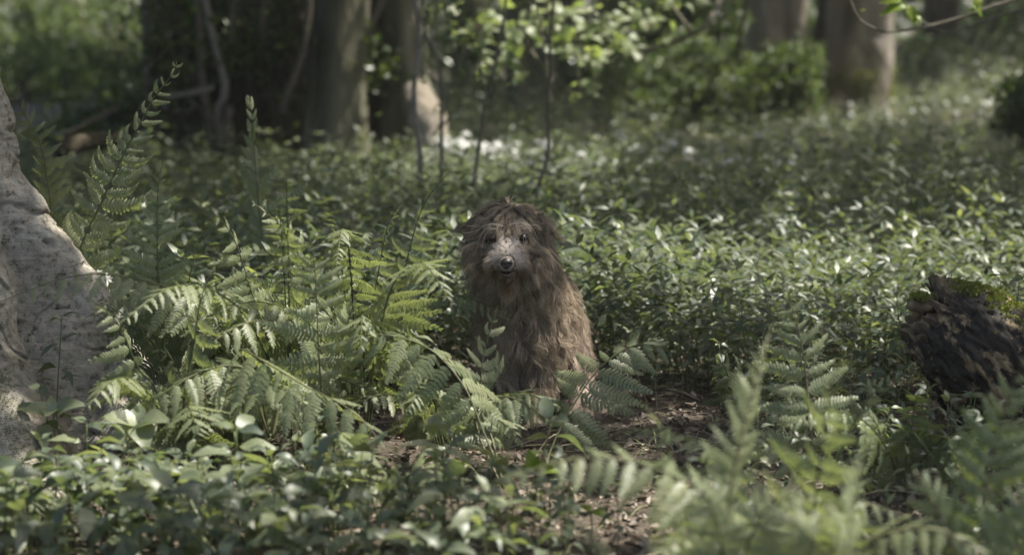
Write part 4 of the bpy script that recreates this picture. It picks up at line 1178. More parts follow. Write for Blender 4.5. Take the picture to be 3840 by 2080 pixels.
FR = np.random.default_rng(121)
def frond(t, base, ctrl, w, world=False, n=20, **kw): return _frond(t, base, ctrl if world else [P(*q) for q in ctrl], w, n, **kw)
def _frond(t, base, ctrl, w, n=20, nor=(0, -.75, .65), key='l', start=.16, tipw=.12, ang=.35, drop=.25, thick=.0034, sym=1.0, jit=.12):
    """stalk along ctrl (photo px, py, distance) from base to tip with n pairs of side leaflets up to w metres long"""
    w = w * 1.15
    c = catmull(ctrl, 90)
    n = int(np.clip(np.linalg.norm(np.diff(c, axis=0), axis=1).sum() * (1 - start) / (w * .255), 11, 30))
    seg = np.linalg.norm(np.diff(c, axis=0), axis=1); s = np.concatenate([[0], np.cumsum(seg)]) / seg.sum()
    g = Geo(); g.tube(c[::3], np.linspace(thick, thick * .25, len(c[::3])), 6, FR.random() * .3)
    o = add('frond', g.mesh('frond', M['rachis'], True, base), t)
    T = nrm(np.gradient(c, axis=0))
    nor = nrm(np.array(nor, float))
    for i in range(n):
        u = start + (1 - start) * ((i + .3) / n) ** .92
        k = min(int(np.searchsorted(s, u)), 89)
        S = nrm(np.cross(T[k], nor)); Nn = nrm(np.cross(S, T[k]))
        v = (u - start) / (1 - start)
        prof = (min(1, .55 + v * 2.6)) * (1 - v ** 1.7) * (1 - tipw) + tipw * (1 - v * .75)
        for sd in (1, -1):
            L = w * prof * (1 + FR.normal() * jit * .9) * (sym if sd < 0 else 1)
            if FR.random() < .05: L *= FR.uniform(.3, .6)
            if L < .008 or FR.random() < .03: continue
            a = ang + .5 * v + FR.normal() * jit
            ax = S * sd * math.cos(a) + T[k] * math.sin(a)
            ax = nrm(ax + np.array((0, 0, -1)) * drop * (1 - .5 * v) + FR.normal(size=3) * jit * .5)
            nn = Nn + FR.normal(size=3) * jit * .8
            lst = PIN[key, sd]
            me = lst[FR.integers(len(lst))]
            # leaflet x axis = ax; y towards the tip
            axn = nrm(ax); yy = nrm(T[k] - axn * (T[k] @ axn)) * sd
            zz = np.cross(axn, yy)
            if zz @ Nn < 0: zz = -zz; yy = -yy
            yy = nrm(np.cross(zz + .25 * (nn - Nn), axn)); zz = np.cross(axn, yy)
            m = np.eye(4); m[:3, 0] = axn * L; m[:3, 1] = yy * L; m[:3, 2] = zz * L; m[:3, 3] = c[k] - base
            add('pinna', me, o, Matrix(m.tolist()))
    return o

def fern(label, bpx, Y, fronds, group='ferns around the dog'):
    b = gp(bpx, Y)
    t = root('fern', b, label, 'fern', group)
    for fr in fronds: 
        fr = dict(fr); c = fr.pop('c')
        first = P(*c[0])
        frond(t, b, c, **fr)
    return t
CAMN = (0, -1.0, .25)
def dist(lst, Y): return [(a, b, (Y if len(q) == 0 else q[0])) for a, b, *q in lst]

fern('tall fern with a curled tip leaning right from the beech root', 300, 6.45, [
    dict(c=dist([(255, 1480), (275, 1150), (301, 932), (373, 774), (466, 573), (530, 459), (573, 373), (631, 301), (655, 262), (664, 225)], 6.35), w=.125, n=22, nor=(.25, -.9, .3), key='lc', ang=.12, drop=.02, tipw=.6, jit=.2, start=.28)])
fern('upright fern frond with neat pale leaflets right of the leaning one', 590, 6.3, [
    dict(c=dist([(640, 1500), (610, 1250), (592, 1000), (590, 760), (600, 660), (612, 588)], 6.05), w=.105, n=26, nor=(.05, -1, .15), key='l', ang=.25, drop=.0, start=.25, jit=.09)])
fern('fern growing up along the edge of the beech trunk', 200, 6.75, [
    dict(c=dist([(215, 1400), (200, 1000), (190, 788), (172, 645), (150, 537), (93, 430), (29, 322), (21, 208)], 6.6), w=.10, n=24, nor=(-.3, -.8, .3), key='l', ang=.3, drop=.1, jit=.18, tipw=.4),
    dict(c=dist([(300, 1400), (310, 1150), (340, 980), (390, 900), (430, 850)], 6.7), w=.12, n=16, key='d', ang=.3, jit=.15)])
fern('thin fern with finger-like top in front of the veteran tree', 1030, 7.6, [
    dict(c=dist([(1060, 1300), (1020, 1150), (985, 900), (965, 720), (952, 540), (945, 430), (930, 350)], 7.4), w=.135, n=18, nor=(0, -1, .1), key='l', ang=.85, drop=-.05, jit=.3, start=.3, tipw=.6)])
fern('bright upright fern with level leaflets left of the dog', 1200, 5.75, [
    dict(c=dist([(1215, 1600), (1200, 1400), (1192, 1250), (1186, 1100), (1178, 980), (1160, 885)], 5.45), w=.13, n=17, nor=(0, -.95, .35), key='l', ang=.12, drop=.12, start=.22),
    dict(c=dist([(1215, 1600), (1250, 1420), (1290, 1250), (1330, 1130)], 5.75), w=.10, n=14, key='d', ang=.3, jit=.2)])
fern('dim fern frond in shade close left of the dog', 1490, 6.95, [
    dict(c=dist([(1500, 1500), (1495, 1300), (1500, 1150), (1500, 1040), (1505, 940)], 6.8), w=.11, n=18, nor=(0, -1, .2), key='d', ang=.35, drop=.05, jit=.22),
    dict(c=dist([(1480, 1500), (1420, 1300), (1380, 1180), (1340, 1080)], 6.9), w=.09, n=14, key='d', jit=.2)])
fern('big arching pale fern with hanging combs of leaflets in front of the dog', 1875, 5.35, [
    dict(c=dist([(1885, 1830, 5.25), (1870, 1760, 5.25), (1810, 1610, 5.3), (1735, 1440, 5.35), (1600, 1300, 5.4), (1420, 1255, 5.4), (1270, 1280, 5.4), (1160, 1330, 5.4)], 5.3), w=.20, n=24, nor=(.1, -.62, .78), key='l', ang=.10, drop=.75, start=.30, sym=.8),
    dict(c=dist([(1890, 1830, 5.3), (1860, 1700, 5.4), (1810, 1500, 5.5), (1810, 1350, 5.55), (1840, 1230, 5.6), (1862, 1140, 5.6)], 5.5), w=.12, n=17, nor=(.6, -.8, .2), key='lc', ang=.3, drop=.2, jit=.28, start=.25),
    dict(c=dist([(1880, 1820, 5.3), (1800, 1640, 5.4), (1790, 1540, 5.45), (1850, 1490, 5.5), (1950, 1500, 5.5), (2060, 1580, 5.5)], 5.4), w=.14, n=17, nor=(0, -.6, .8), key='l', ang=.15, drop=.7, start=.4)])
fern('dark-stemmed fern with a fan of pale leaflets over the dog\'s haunch', 2050, 5.55, [
    dict(c=dist([(2040, 1780, 5.4), (2060, 1700, 5.45), (2120, 1570, 5.5), (2230, 1400, 5.55), (2340, 1310, 5.6), (2440, 1290, 5.6), (2540, 1330, 5.6)], 5.5), w=.165, n=20, nor=(-.3, -.75, .6), key='l', ang=.30, drop=.45, start=.24, jit=.14),
    ])
fern('pale fern arching over to the right and down, left of centre', 1000, 5.5, [
    dict(c=dist([(1010, 1640, 5.4), (930, 1400, 5.4), (900, 1310, 5.35), (1000, 1360, 5.25), (1150, 1450, 5.15), (1290, 1520, 5.1), (1400, 1620, 5.05), (1460, 1760, 5.0)], 5.2), w=.19, n=24, nor=(.25, -.6, .75), key='l', ang=.05, drop=.85, start=.28),
    dict(c=dist([(1010, 1640, 5.45), (960, 1420, 5.4), (860, 1370, 5.4), (740, 1400, 5.35), (620, 1470, 5.3), (520, 1560, 5.3)], 5.4), w=.16, n=20, nor=(-.2, -.6, .8), key='l', ang=.1, drop=.7, start=.25),
    dict(c=dist([(1020, 1640, 5.4), (1060, 1480, 5.45), (1130, 1380, 5.5), (1230, 1340, 5.5), (1330, 1370, 5.5)], 5.4), w=.13, n=18, nor=(.1, -.6, .8), key='l', ang=.15, drop=.6)])
fern('dark fine-leaved fern spreading beside the beech root', 640, 6.2, [
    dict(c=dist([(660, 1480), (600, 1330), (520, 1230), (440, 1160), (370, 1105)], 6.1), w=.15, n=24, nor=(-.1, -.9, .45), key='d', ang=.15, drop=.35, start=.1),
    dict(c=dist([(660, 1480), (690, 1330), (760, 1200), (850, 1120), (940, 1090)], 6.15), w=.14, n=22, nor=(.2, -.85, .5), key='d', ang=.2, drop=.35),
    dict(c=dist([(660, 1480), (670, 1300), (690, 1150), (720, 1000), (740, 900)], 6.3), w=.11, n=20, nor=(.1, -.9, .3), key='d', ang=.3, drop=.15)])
fern('ragged fern thicket between the dark fern and the bright upright one', 900, 6.3, [
    dict(c=dist([(930, 1450), (890, 1300), (860, 1150), (880, 1050), (930, 980)], 6.2), w=.13, n=20, nor=(0, -.9, .4), key='l', ang=.2, drop=.3, jit=.22),
    dict(c=dist([(930, 1450), (980, 1290), (1020, 1150), (1060, 1080)], 6.2), w=.12, n=18, nor=(.2, -.9, .4), key='d', ang=.25, drop=.25, jit=.22),
    dict(c=dist([(930, 1450), (850, 1330), (760, 1250), (660, 1230)], 6.0), w=.13, n=20, nor=(-.1, -.7, .7), key='l', ang=.2, drop=.5, jit=.2)])
fern('low pale fern arching in the herbs at the bottom middle', 1440, 5.0, [
    dict(c=dist([(1420, 1960, 4.9), (1450, 1860, 4.9), (1540, 1775, 4.9), (1660, 1755, 4.9), (1780, 1830, 4.9)], 4.9), w=.115, n=20, nor=(0, -.6, .8), key='l', ang=.15, drop=.6, start=.15),
    dict(c=dist([(1420, 1960, 4.9), (1390, 1840, 4.95), (1330, 1760, 5.0), (1260, 1720, 5.0)], 4.9), w=.10, n=16, nor=(0, -.6, .8), key='l', ang=.15, drop=.5)])
fern('spreading fern right of the bare patch with an upright yellow-green frond', 3040, 5.15, [
    dict(c=dist([(3055, 1900, 5.1), (3045, 1650, 5.15), (3025, 1430, 5.2), (3000, 1260, 5.2), (2970, 1150, 5.2), (2945, 1060, 5.15)], 5.2), w=.14, n=24, nor=(.1, -.85, .5), key='l', ang=.15, drop=.2, start=.15),
    dict(c=dist([(3060, 1950, 5.0), (3120, 1780, 4.95), (3185, 1620, 4.9), (3260, 1490, 4.9), (3340, 1430, 4.9), (3420, 1425, 4.9)], 4.9), w=.085, n=22, nor=(.7, -.35, .6), key='l', ang=.4, drop=.4),
    dict(c=dist([(3050, 1960, 4.95), (2990, 1780, 4.85), (2890, 1660, 4.8), (2740, 1580, 4.8), (2640, 1560, 4.8)], 4.9), w=.085, n=18, nor=(-.3, -.5, .8), key='l', ang=.3, drop=.4)])
fern('fern with level frond tips reaching left over the bare patch', 2850, 4.75, [
    dict(c=dist([(2870, 2080, 4.6), (2820, 1830, 4.65), (2720, 1710, 4.7), (2570, 1635, 4.7), (2420, 1605, 4.75), (2280, 1625, 4.8)], 4.7), w=.085, n=26, nor=(.0, -.12, 1.0), key='l', ang=.3, drop=.15, start=.2),
    dict(c=dist([(2870, 2080, 4.5), (2800, 1880, 4.55), (2680, 1780, 4.6), (2540, 1755, 4.65), (2390, 1775, 4.7), (2240, 1840, 4.75)], 4.6), w=.085, n=26, nor=(.0, -.12, 1.0), key='l', ang=.3, drop=.15, start=.2),
    dict(c=dist([(2880, 2080, 4.5), (2830, 1900, 4.5), (2720, 1850, 4.55), (2620, 1880, 4.6)], 4.5), w=.09, n=16, nor=(0, -.4, .9), key='d', ang=.3, drop=.3)])
fern('soft blurred near fern with a steep edge-on frond, right of centre', 2760, 3.75, [
    dict(c=dist([(2700, 2250, 3.7), (2730, 1900, 3.72), (2790, 1600, 3.75), (2850, 1380, 3.8), (2900, 1210, 3.85)], 3.75), w=.085, n=26, nor=(.75, -.55, .3), key='l', ang=.6, drop=.1),
    dict(c=dist([(2720, 2250, 3.6), (2700, 2000, 3.6), (2640, 1850, 3.6), (2580, 1830, 3.6)], 3.6), w=.08, n=18, nor=(-.1, -.7, .7), key='l', ang=.3, drop=.4),
    dict(c=dist([(2740, 2250, 3.6), (2830, 1980, 3.6), (2930, 1870, 3.6), (3060, 1850, 3.6)], 3.6), w=.08, n=18, nor=(.1, -.6, .8), key='l', ang=.3, drop=.4)])
fern('blurred near fern with a pale club-like tip, lower right', 3180, 3.3, [
    dict(c=dist([(3150, 2300, 3.2), (3175, 2050, 3.2), (3205, 1850, 3.25), (3240, 1670, 3.3)], 3.2), w=.07, n=24, nor=(.75, -.55, .2), key='l', ang=.7, drop=.1),
    dict(c=dist([(3140, 2300, 3.2), (3080, 2080, 3.2), (2990, 1960, 3.2), (2880, 1910, 3.2)], 3.2), w=.06, n=18, nor=(-.3, -.6, .7), key='l', ang=.3, drop=.35)])
fern('blurred dark green near fern at the right edge under the rotten log', 3720, 3.9, [
    dict(c=dist([(3640, 2300, 3.8), (3680, 2000, 3.8), (3700, 1800, 3.8), (3745, 1620, 3.8), (3800, 1450, 3.8), (3860, 1330, 3.8)], 3.8), w=.12, n=24, nor=(-.2, -.9, .35), key='d', ang=.35, drop=.0),
    dict(c=dist([(3640, 2300, 3.8), (3560, 2020, 3.8), (3480, 1850, 3.8), (3420, 1760, 3.8)], 3.8), w=.09, n=20, nor=(-.1, -.8, .5), key='d', ang=.35, drop=.2),
    dict(c=dist([(3660, 2300, 3.7), (3800, 2050, 3.7), (3900, 1850, 3.7), (3990, 1750, 3.7)], 3.7), w=.10, n=20, nor=(.2, -.8, .5), key='d', ang=.35, drop=.2)])
fern('thick blurred near frond rising from the bottom edge below the lime seedling', 2300, 2.9, [
    dict(c=dist([(2420, 2350, 2.8), (2280, 2090, 2.85), (2150, 1940, 2.9), (2000, 1790, 2.95)], 2.9), w=.022, n=22, nor=(.5, -.4, .75), key='l', ang=.7, drop=.1, thick=.006)])

def thicket(label, bpx, Y, nfr, L, key, w, az0=-PI / 2, spread=2.4, seed=0, rise=1.0):
    """a fern crown: nfr fronds that rise and arch outwards from one base"""
    rng = np.random.default_rng(seed)
    b = gp(bpx, Y)
    t = root('fern', b, label, 'fern', 'ferns around the dog')
    for k in range(nfr):
        az = az0 + spread * ((k + .5) / nfr - .5) * 2 * .5 + rng.normal() * .2
        Lk = L * rng.uniform(.75, 1.15); r = np.array((math.cos(az), math.sin(az), 0)); z = np.array((0, 0, 1.0))
        up = rng.uniform(.65, .95) * rise
        pts = [b, b + r * Lk * .12 + z * Lk * .35 * up, b + r * Lk * .32 + z * Lk * .62 * up, b + r * Lk * .60 + z * Lk * .72 * up, b + r * Lk * .88 + z * Lk * .62 * up]
        if rng.random() < .35: pts = [b, b + r * Lk * .08 + z * Lk * .35, b + r * Lk * .16 + z * Lk * .65 * up, b + r * Lk * .24 + z * Lk * .9 * up, b + r * Lk * .36 + z * Lk * 1.05 * up]
        nor = r * -.15 + np.array((0, -.45, .8))
        frond(t, b, pts, w * rng.uniform(.8, 1.15), True, 17, nor=nor, key=key, ang=.15, drop=rng.uniform(.25, .6), start=.2, jit=.18)
    return t
for a in (('large pale fern clump with overlapping fronds in front of the beech root', 640, 5.55, 6, .76, 'l', .15, -1.2, 3.0, 11, .85),
          ('large pale fern clump arching behind the hanging combs, left of the dog', 1360, 5.9, 6, .84, 'l', .15, -1.7, 2.4, 12, 1.05),
          ('pale fern clump halfway between the beech and the dog', 900, 6.3, 5, .80, 'l', .13, -1.6, 2.0, 14, 1.05),
          ('fern clump spreading over the litter below the log', 3420, 5.3, 5, .45, 'd', .11, -1.6, 3.2, 15, .8),
          ('small fern clump at the back of the bare patch', 2820, 6.3, 4, .42, 'd', .10, -1.6, 3.0, 16, .8),
          ('fern clump close behind the pale arching fern, left of centre', 1080, 5.95, 5, .86, 'l', .15, -1.9, 2.4, 1, 1.1),
          ('fern clump low between the beech root and the pale arching fern', 780, 5.75, 5, .55, 'l', .13, -1.4, 3.0, 2, .8),
          ('pale fern clump just in front of the dog\'s hidden forepaw', 1660, 5.7, 5, .50, 'l', .13, -1.7, 2.6, 3, .85),
          ('dark fern clump behind the upright pale frond near the beech', 480, 6.85, 4, .62, 'd', .13, -1.3, 2.2, 4, 1.0),
          ('small fern clump under the arching fronds at the lower centre left', 1230, 5.2, 4, .40, 'l', .10, -1.6, 3.0, 5, .8),
          ('green fern clump behind the bright upright fern', 1330, 6.5, 5, .80, 'l', .12, -1.6, 2.2, 6, 1.1),
          ('yellow-green fern clump close to the lens, lower right of centre', 2640, 4.15, 5, .52, 'l', .11, -1.2, 2.6, 7, .9),
          ('pale fern clump close to the lens below the upright yellow-green frond', 3030, 3.9, 5, .62, 'l', .11, -1.7, 2.4, 8, 1.05)):
    thicket(*a)

# ------------------------------------------------------------------ the dog
def surface_nets(vals, org, h):
    s = vals < 0
    nx, ny, nz = vals.shape
    cnt = np.zeros((nx - 1, ny - 1, nz - 1)); acc = np.zeros((nx - 1, ny - 1, nz - 1, 3))
    for ax in range(3):
        for a in (0, 1):
            for b in (0, 1):
                o0 = [0, 0, 0]; oth = [i for i in range(3) if i != ax]
                o0[oth[0]] = a; o0[oth[1]] = b
                o1 = list(o0); o1[ax] = 1
                sl = lambda o: tuple(slice(o[i], vals.shape[i] - 1 + o[i]) for i in range(3))
                v0, v1 = vals[sl(o0)], vals[sl(o1)]
                cr = (v0 < 0) != (v1 < 0)
                t = np.where(cr, v0 / np.where(cr, v0 - v1, 1), 0)
                cnt += cr
                p = np.zeros(acc.shape); p[..., oth[0]] = a; p[..., oth[1]] = b; p[..., ax] = t
                acc += p * cr[..., None]
    act = cnt > 0
    idx = -np.ones(act.shape, int); idx[act] = np.arange(act.sum())
    cell = np.argwhere(act)
    verts = org + (cell + acc[act] / cnt[act][:, None]) * h
    quads = []
    for ax in range(3):
        oth = [(ax + 1) % 3, (ax + 2) % 3]
        sl0 = [slice(1, -1)] * 3; sl0[ax] = slice(0, -1)
        a = s[tuple(sl0)]; sl1 = list(sl0); sl1[ax] = slice(1, None)
        b = s[tuple(sl1)]
        for flip, m in ((False, a & ~b), (True, ~a & b)):
            e = np.argwhere(m)
            if not len(e): continue
            g = e.copy(); g[:, oth[0]] += 1; g[:, oth[1]] += 1
            def c(d0, d1):
                k = g.copy(); k[:, oth[0]] += d0; k[:, oth[1]] += d1
                return idx[k[:, 0], k[:, 1], k[:, 2]]
            q = np.stack([c(-1, -1), c(0, -1), c(0, 0), c(-1, 0)], -1)
            quads.append(q[:, ::-1] if flip else q)
    q = np.vstack(quads)
    return verts, q[(q >= 0).all(1)]

EYE_L = P(1846, 892, 6.105); EYE_R = P(1962, 892, 6.11)
NOSE = P(1899, 988, 6.005); HC = P(1906, 872, 6.225); BROW = P(1905, 850, 6.13)
NECK = P(1935, 1040, 6.33); CHEST = P(1965, 1230, 6.38); RUMP = np.array((.115, 6.80, .15))
SHL = P(1880, 1200, 6.42); SHR = P(2050, 1200, 6.44)
def cap(a, b, ra, rb): return ('c', np.array(a), np.array(b), ra, rb)
def ell(c, r): return ('e', np.array(c), np.array(r))
gz = 0.0
PAWL = np.array((-.035, 6.27, .025)); PAWR = np.array((.065, 6.28, .025))
PRIM = [
    ell(HC, (.082, .095, .078)), ell(HC + np.array((0, .03, .008)), (.085, .085, .075)),
    cap(P(1903, 925, 6.15), NOSE + np.array((0, .022, -.004)), .052, .026),
    cap(P(1903, 985, 6.15), P(1900, 1040, 6.045), .036, .018),            # lower jaw
    ell(P(1865, 985, 6.085), (.026, .045, .024)), ell(P(1937, 985, 6.085), (.026, .045, .024)),   # lips / flews
    ell(P(1850, 858, 6.15), (.026, .02, .014)), ell(P(1960, 858, 6.155), (.026, .02, .014)),    # brows
    ell(P(1845, 930, 6.16), (.035, .05, .035)), ell(P(1965, 930, 6.165), (.035, .05, .035)),    # cheeks
    ell(P(1804, 880, 6.24), (.017, .042, .070)), ell(P(2010, 885, 6.245), (.017, .042, .072)),   # hanging ears
    cap(HC + np.array((.01, .06, -.02)), NECK, .085, .10), cap(NECK, CHEST, .095, .115),
    cap(NECK + np.array((0, .08, .0)), np.array((.075, 6.62, .34)), .095, .115),
    cap(CHEST + np.array((.01, .06, .02)), RUMP + np.array((0, -.05, .05)), .115, .13),
    cap(np.array((.07, 6.55, .34)), RUMP, .115, .13),
    ell(RUMP, (.14, .17, .135)),
    cap(SHL, PAWL + np.array((0, .02, .12)), .055, .034), cap(PAWL + np.array((0, .02, .12)), PAWL + np.array((0, .01, .02)), .034, .032),
    cap(SHR, PAWR + np.array((0, .02, .12)), .058, .035), cap(PAWR + np.array((0, .02, .12)), PAWR + np.array((0, .01, .02)), .035, .032),
    ell(PAWL + np.array((0, -.015, 0)), (.036, .05, .026)), ell(PAWR + np.array((0, -.015, 0)), (.036, .05, .026)),
    ell((.185, 6.60, .14), (.068, .15, .125)), ell((.0, 6.72, .14), (.08, .16, .12)),      # thighs
    cap((.215, 6.54, .09), (.225, 6.38, .035), .05, .035), ell((.225, 6.35, .028), (.036, .06, .026)),    # hind foot
]
def sdf(p, k=.022):
    d = None
    for q in PRIM:
        if q[0] == 'e':
            e = (p - q[1]) / q[2]; l = np.linalg.norm(e, axis=-1); l2 = np.linalg.norm(e / q[2], axis=-1)
            v = l * (l - 1) / np.maximum(l2, 1e-6)
        else:
            a, b, ra, rb = q[1:]
            ab = b - a; t = np.clip(((p - a) @ ab) / (ab @ ab), 0, 1)
            v = np.linalg.norm(p - a - t[..., None] * ab, axis=-1) - (ra + (rb - ra) * t)
        if d is None: d = v
        else:
            hh = np.clip(.5 + .5 * (d - v) / k, 0, 1)
            d = d * (1 - hh) + v * hh - k * hh * (1 - hh)
    # eye sockets
    for e in (EYE_L, EYE_R):
        v = .014 - np.linalg.norm(p - (e + np.array((0, -.004, 0))), axis=-1)
        d = np.maximum(d, v)
    return d
def sdf_grad(p, e=.003):
    g = np.stack([sdf(p + np.array(o) * e) - sdf(p - np.array(o) * e) for o in ((1, 0, 0), (0, 1, 0), (0, 0, 1))], -1)
    return nrm(g)

def fur_mat():
    m, nt, nd, lk = new_mat('shaggy fur')
    at = N(nt, 'Attribute', _attribute_name='fur_col')
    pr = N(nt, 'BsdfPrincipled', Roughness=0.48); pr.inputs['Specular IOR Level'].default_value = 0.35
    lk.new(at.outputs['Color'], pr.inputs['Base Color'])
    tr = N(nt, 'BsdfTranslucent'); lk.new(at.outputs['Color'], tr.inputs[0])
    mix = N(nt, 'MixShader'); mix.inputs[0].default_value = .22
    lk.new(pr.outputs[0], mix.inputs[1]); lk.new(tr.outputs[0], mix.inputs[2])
    out = N(nt, 'OutputMaterial'); lk.new(mix.outputs[0], out.inputs[0])
    return m

def build_dog():
    rng = np.random.default_rng(131)
    base = np.array((.08, 6.5, 0.0))
    t = root('dog', base, 'shaggy brown long-haired dog sitting among the ferns, facing the camera', 'dog')
    h = .0085
    lo = np.array((-.28, 5.92, -.02)); hi = np.array((.44, 7.05, .78))
    n = np.ceil((hi - lo) / h).astype(int)
    X = np.stack(np.meshgrid(*[lo[i] + np.arange(n[i]) * h for i in range(3)], indexing='ij'), -1)
    vals = sdf(X)
    v, q = surface_nets(vals, lo, h)
    skin, nt_, nd_, lk_ = new_mat('dog skin')
    at_ = N(nt_, 'Attribute', _attribute_name='tint'); pr_ = N(nt_, 'BsdfPrincipled', Roughness=.8)
    lk_.new(ramp(nt_, at_.outputs['Fac'], [(0.0, (0.085, 0.060, 0.040)), (1.0, (0.28, 0.235, 0.195))]), pr_.inputs['Base Color'])
    lk_.new(pr_.outputs[0], N(nt_, 'OutputMaterial').inputs[0])
    mz_ = sstep(6.15, 6.11, v[:, 1]) * sstep(HC[2] + .04, HC[2] + .01, v[:, 2]) * sstep(NOSE[2] - .04, NOSE[2] - .01, v[:, 2])
    for e_ in (EYE_L, EYE_R): mz_ = mz_ * sstep(.024, .045, np.linalg.norm(v - e_, axis=1))
    add('body', make_mesh('body', v - base, None, skin, True, mz_, q), t)

    # ---- fur roots
    tri = np.vstack([q[:, [0, 1, 2]], q[:, [0, 2, 3]]])
    a, b, c = v[tri[:, 0]], v[tri[:, 1]], v[tri[:, 2]]
    area = np.linalg.norm(np.cross(b - a, c - a), axis=1) * .5
    cen = (a + b + c) / 3
    wgt = area * np.where(cen[:, 1] > 6.78, .25, 1.0) * np.where((cen[:, 2] > .44) & (cen[:, 1] < 6.34), 2.6, 1.0) * np.where((cen[:, 2] > .5) & (cen[:, 1] < 6.14), 2.2, 1.0)
    def sample(m):
        f = rng.choice(len(tri), m, p=wgt / wgt.sum())
        r1 = np.sqrt(rng.random((m, 1))); r2 = rng.random((m, 1))
        return a[f] * (1 - r1) + b[f] * r1 * (1 - r2) + c[f] * r1 * r2
    NG, NH, K = 2600, 95000, 12
    G = sample(NG); R = sample(NH)
    # nearest guide
    near = np.empty(NH, int)
    for i in range(0, NH, 4000):
        d2 = ((R[i:i + 4000, None] - G[None]) ** 2).sum(-1)
        near[i:i + 4000] = d2.argmin(1)
    def regions(p):
        x = p[:, 0] - HC[0]
        head = sstep(.47, .52, p[:, 2] + .35 * (6.30 - p[:, 1]) * 0) * sstep(6.36, 6.30, p[:, 1])
        muz = sstep(6.165, 6.10, p[:, 1]) * sstep(HC[2] + .035, HC[2] - .0, p[:, 2])
        ear = head * sstep(.072, .088, np.abs(x)) * sstep(6.18, 6.20, p[:, 1])
        low = sstep(NOSE[2] - .015, NOSE[2] - .035, p[:, 2]) * head
        hau = sstep(.14, .18, p[:, 0]) * sstep(.34, .26, p[:, 2])
        return head, muz, ear, low, hau
    def length(p):
        head, muz, ear, low, hau = regions(p)
        L = np.full(len(p), .13)
        L = np.where(p[:, 2] < .2, .065, L)
        L = L * (1 - hau) + .05 * hau
        L = L * (1 - head) + (.056 + .045 * sstep(HC[2] + .02, HC[2] - .03, p[:, 2])) * head
        L = L * (1 - ear) + .10 * ear
        bridge = muz * sstep(.034, .012, np.abs(p[:, 0] - NOSE[0])) * (p[:, 2] > NOSE[2] - .0)
        L = L * (1 - muz) + .034 * muz
        L = L * (1 - bridge) + .014 * bridge
        L = L * (1 - low) + .075 * low
        dn = np.linalg.norm((p - NOSE) / np.array((1.0, 1.2, .85)), axis=1)
        L = L * np.interp(dn, [.020, .026, .05], [0, .25, 1])
        mouth = np.linalg.norm((p - P(1900, 1025, 6.04)) / np.array((1.5, 1.5, .8)), axis=1)
        L = L * np.interp(mouth, [.022, .038], [.08, 1])
        for e in (EYE_L, EYE_R):
            de = np.linalg.norm((p - e - np.array((0, 0, -.004))) / np.array((1.15, 1.3, .9)), axis=1)
            L = L * np.interp(de, [.019, .031], [.05, 1])
            fr = sstep(.030, .018, np.abs(p[:, 0] - e[0])) * sstep(.012, .018, p[:, 2] - e[2]) * sstep(.060, .045, p[:, 2] - e[2]) * (p[:, 1] < 6.19)
            L = np.minimum(L, .10 - .074 * fr)
        paw = p[:, 2] < .05
        return np.where(paw, .03, L)
    def direction(p, nn):
        head, muz, ear, low, hau = regions(p)
        x = p[:, 0] - HC[0]
        down = np.array((0, 0, -1.0))
        body = down[None] * 1.0 + np.stack([.25 * np.sign(x) * (np.abs(x) > .05), np.full(len(p), -.1), 0 * x], -1)
        crown = HC + np.array((.0, -.02, .085))
        hd = nrm(p - crown) * .9 + np.stack([x * 5.5, -.25 + 0 * x, -.45 + 0 * x], -1)
        mz = nrm(p - (NOSE + np.array((0, -.03, -.0)))) * .8 + np.stack([np.clip((p[:, 0] - NOSE[0]) * 22, -1.1, 1.1), 0 * x, -.55 + sstep(NOSE[2] + .005, NOSE[2] + .06, p[:, 2]) * .9], -1)
        er = np.stack([.25 * np.sign(x), -.1 + 0 * x, -1.0 + 0 * x], -1)
        lw = np.stack([(p[:, 0] - NOSE[0]) * 5, -.15 + 0 * x, -1.0 + 0 * x], -1)
        f = body
        for wgt_, ff in ((head, hd), (ear, er), (muz, mz), (low * (1 - .3 * muz), lw)):
            f = f * (1 - wgt_[:, None]) + ff * wgt_[:, None]
        f = nrm(f); f = nrm(f - nn * (f * nn).sum(1, keepdims=True) * .85)
        lift = .34 * (1 - .35 * head) * (1 - .4 * muz)
        lift = lift + .25 * sstep(HC[2] + .05, HC[2] + .09, p[:, 2])
        return nrm(f + nn * lift[:, None] * 1.15)
    gn = sdf_grad(G)
    gD = direction(G, gn) + rng.normal(size=G.shape) * (.22 + .12 * regions(G)[0][:, None]) * (1 - .75 * regions(G)[1][:, None])
    gD = nrm(gD)
    gL = length(G)
    gh = regions(G)
    grav = (.75 * (1 - gh[0] * .35) * (1 - gh[1] * .6))[:, None]
    ph = rng.uniform(0, 2 * PI, (NG, 2)); fq = rng.uniform(.9, 1.9, (NG, 1)); amp = (.0120 * (1 - .55 * gh[0]) * (1 - .8 * gh[1]) * rng.uniform(.5, 1.5, NG))[:, None]
    ts = np.linspace(0, 1, K)
    rel = np.zeros((NG, K, 3)); cur = np.zeros((NG, 3))
    side = nrm(np.cross(gD, rng.normal(size=gD.shape))); side2 = np.cross(gD, side)
    for k in range(1, K):
        t_ = ts[k]
        d = nrm(gD * (1 - t_ * grav) + np.array((0, 0, -1.0)) * t_ * grav * 1.25)
        cur = cur + d * (gL / (K - 1))[:, None]
        w = amp * (gL / .085)[:, None] * t_ ** .8
        rel[:, k] = cur + side * w * (np.sin(2 * PI * fq * t_ + ph[:, :1]) - np.sin(ph[:, :1]) * .6) + side2 * w * .8 * (np.sin(2 * PI * fq * t_ * .9 + ph[:, 1:]) - np.sin(ph[:, 1:]) * .6)
    # ---- strands follow their lock
    hL = length(R) / np.maximum(gL[near], .004)
    hL = np.clip(hL, 0, 1.25) * rng.uniform(.62, 1.12, NH)
    offs = R - G[near]
    tt = ts[None, :, None]
    cl = rng.uniform(.48, .94, (NH, 1, 1))
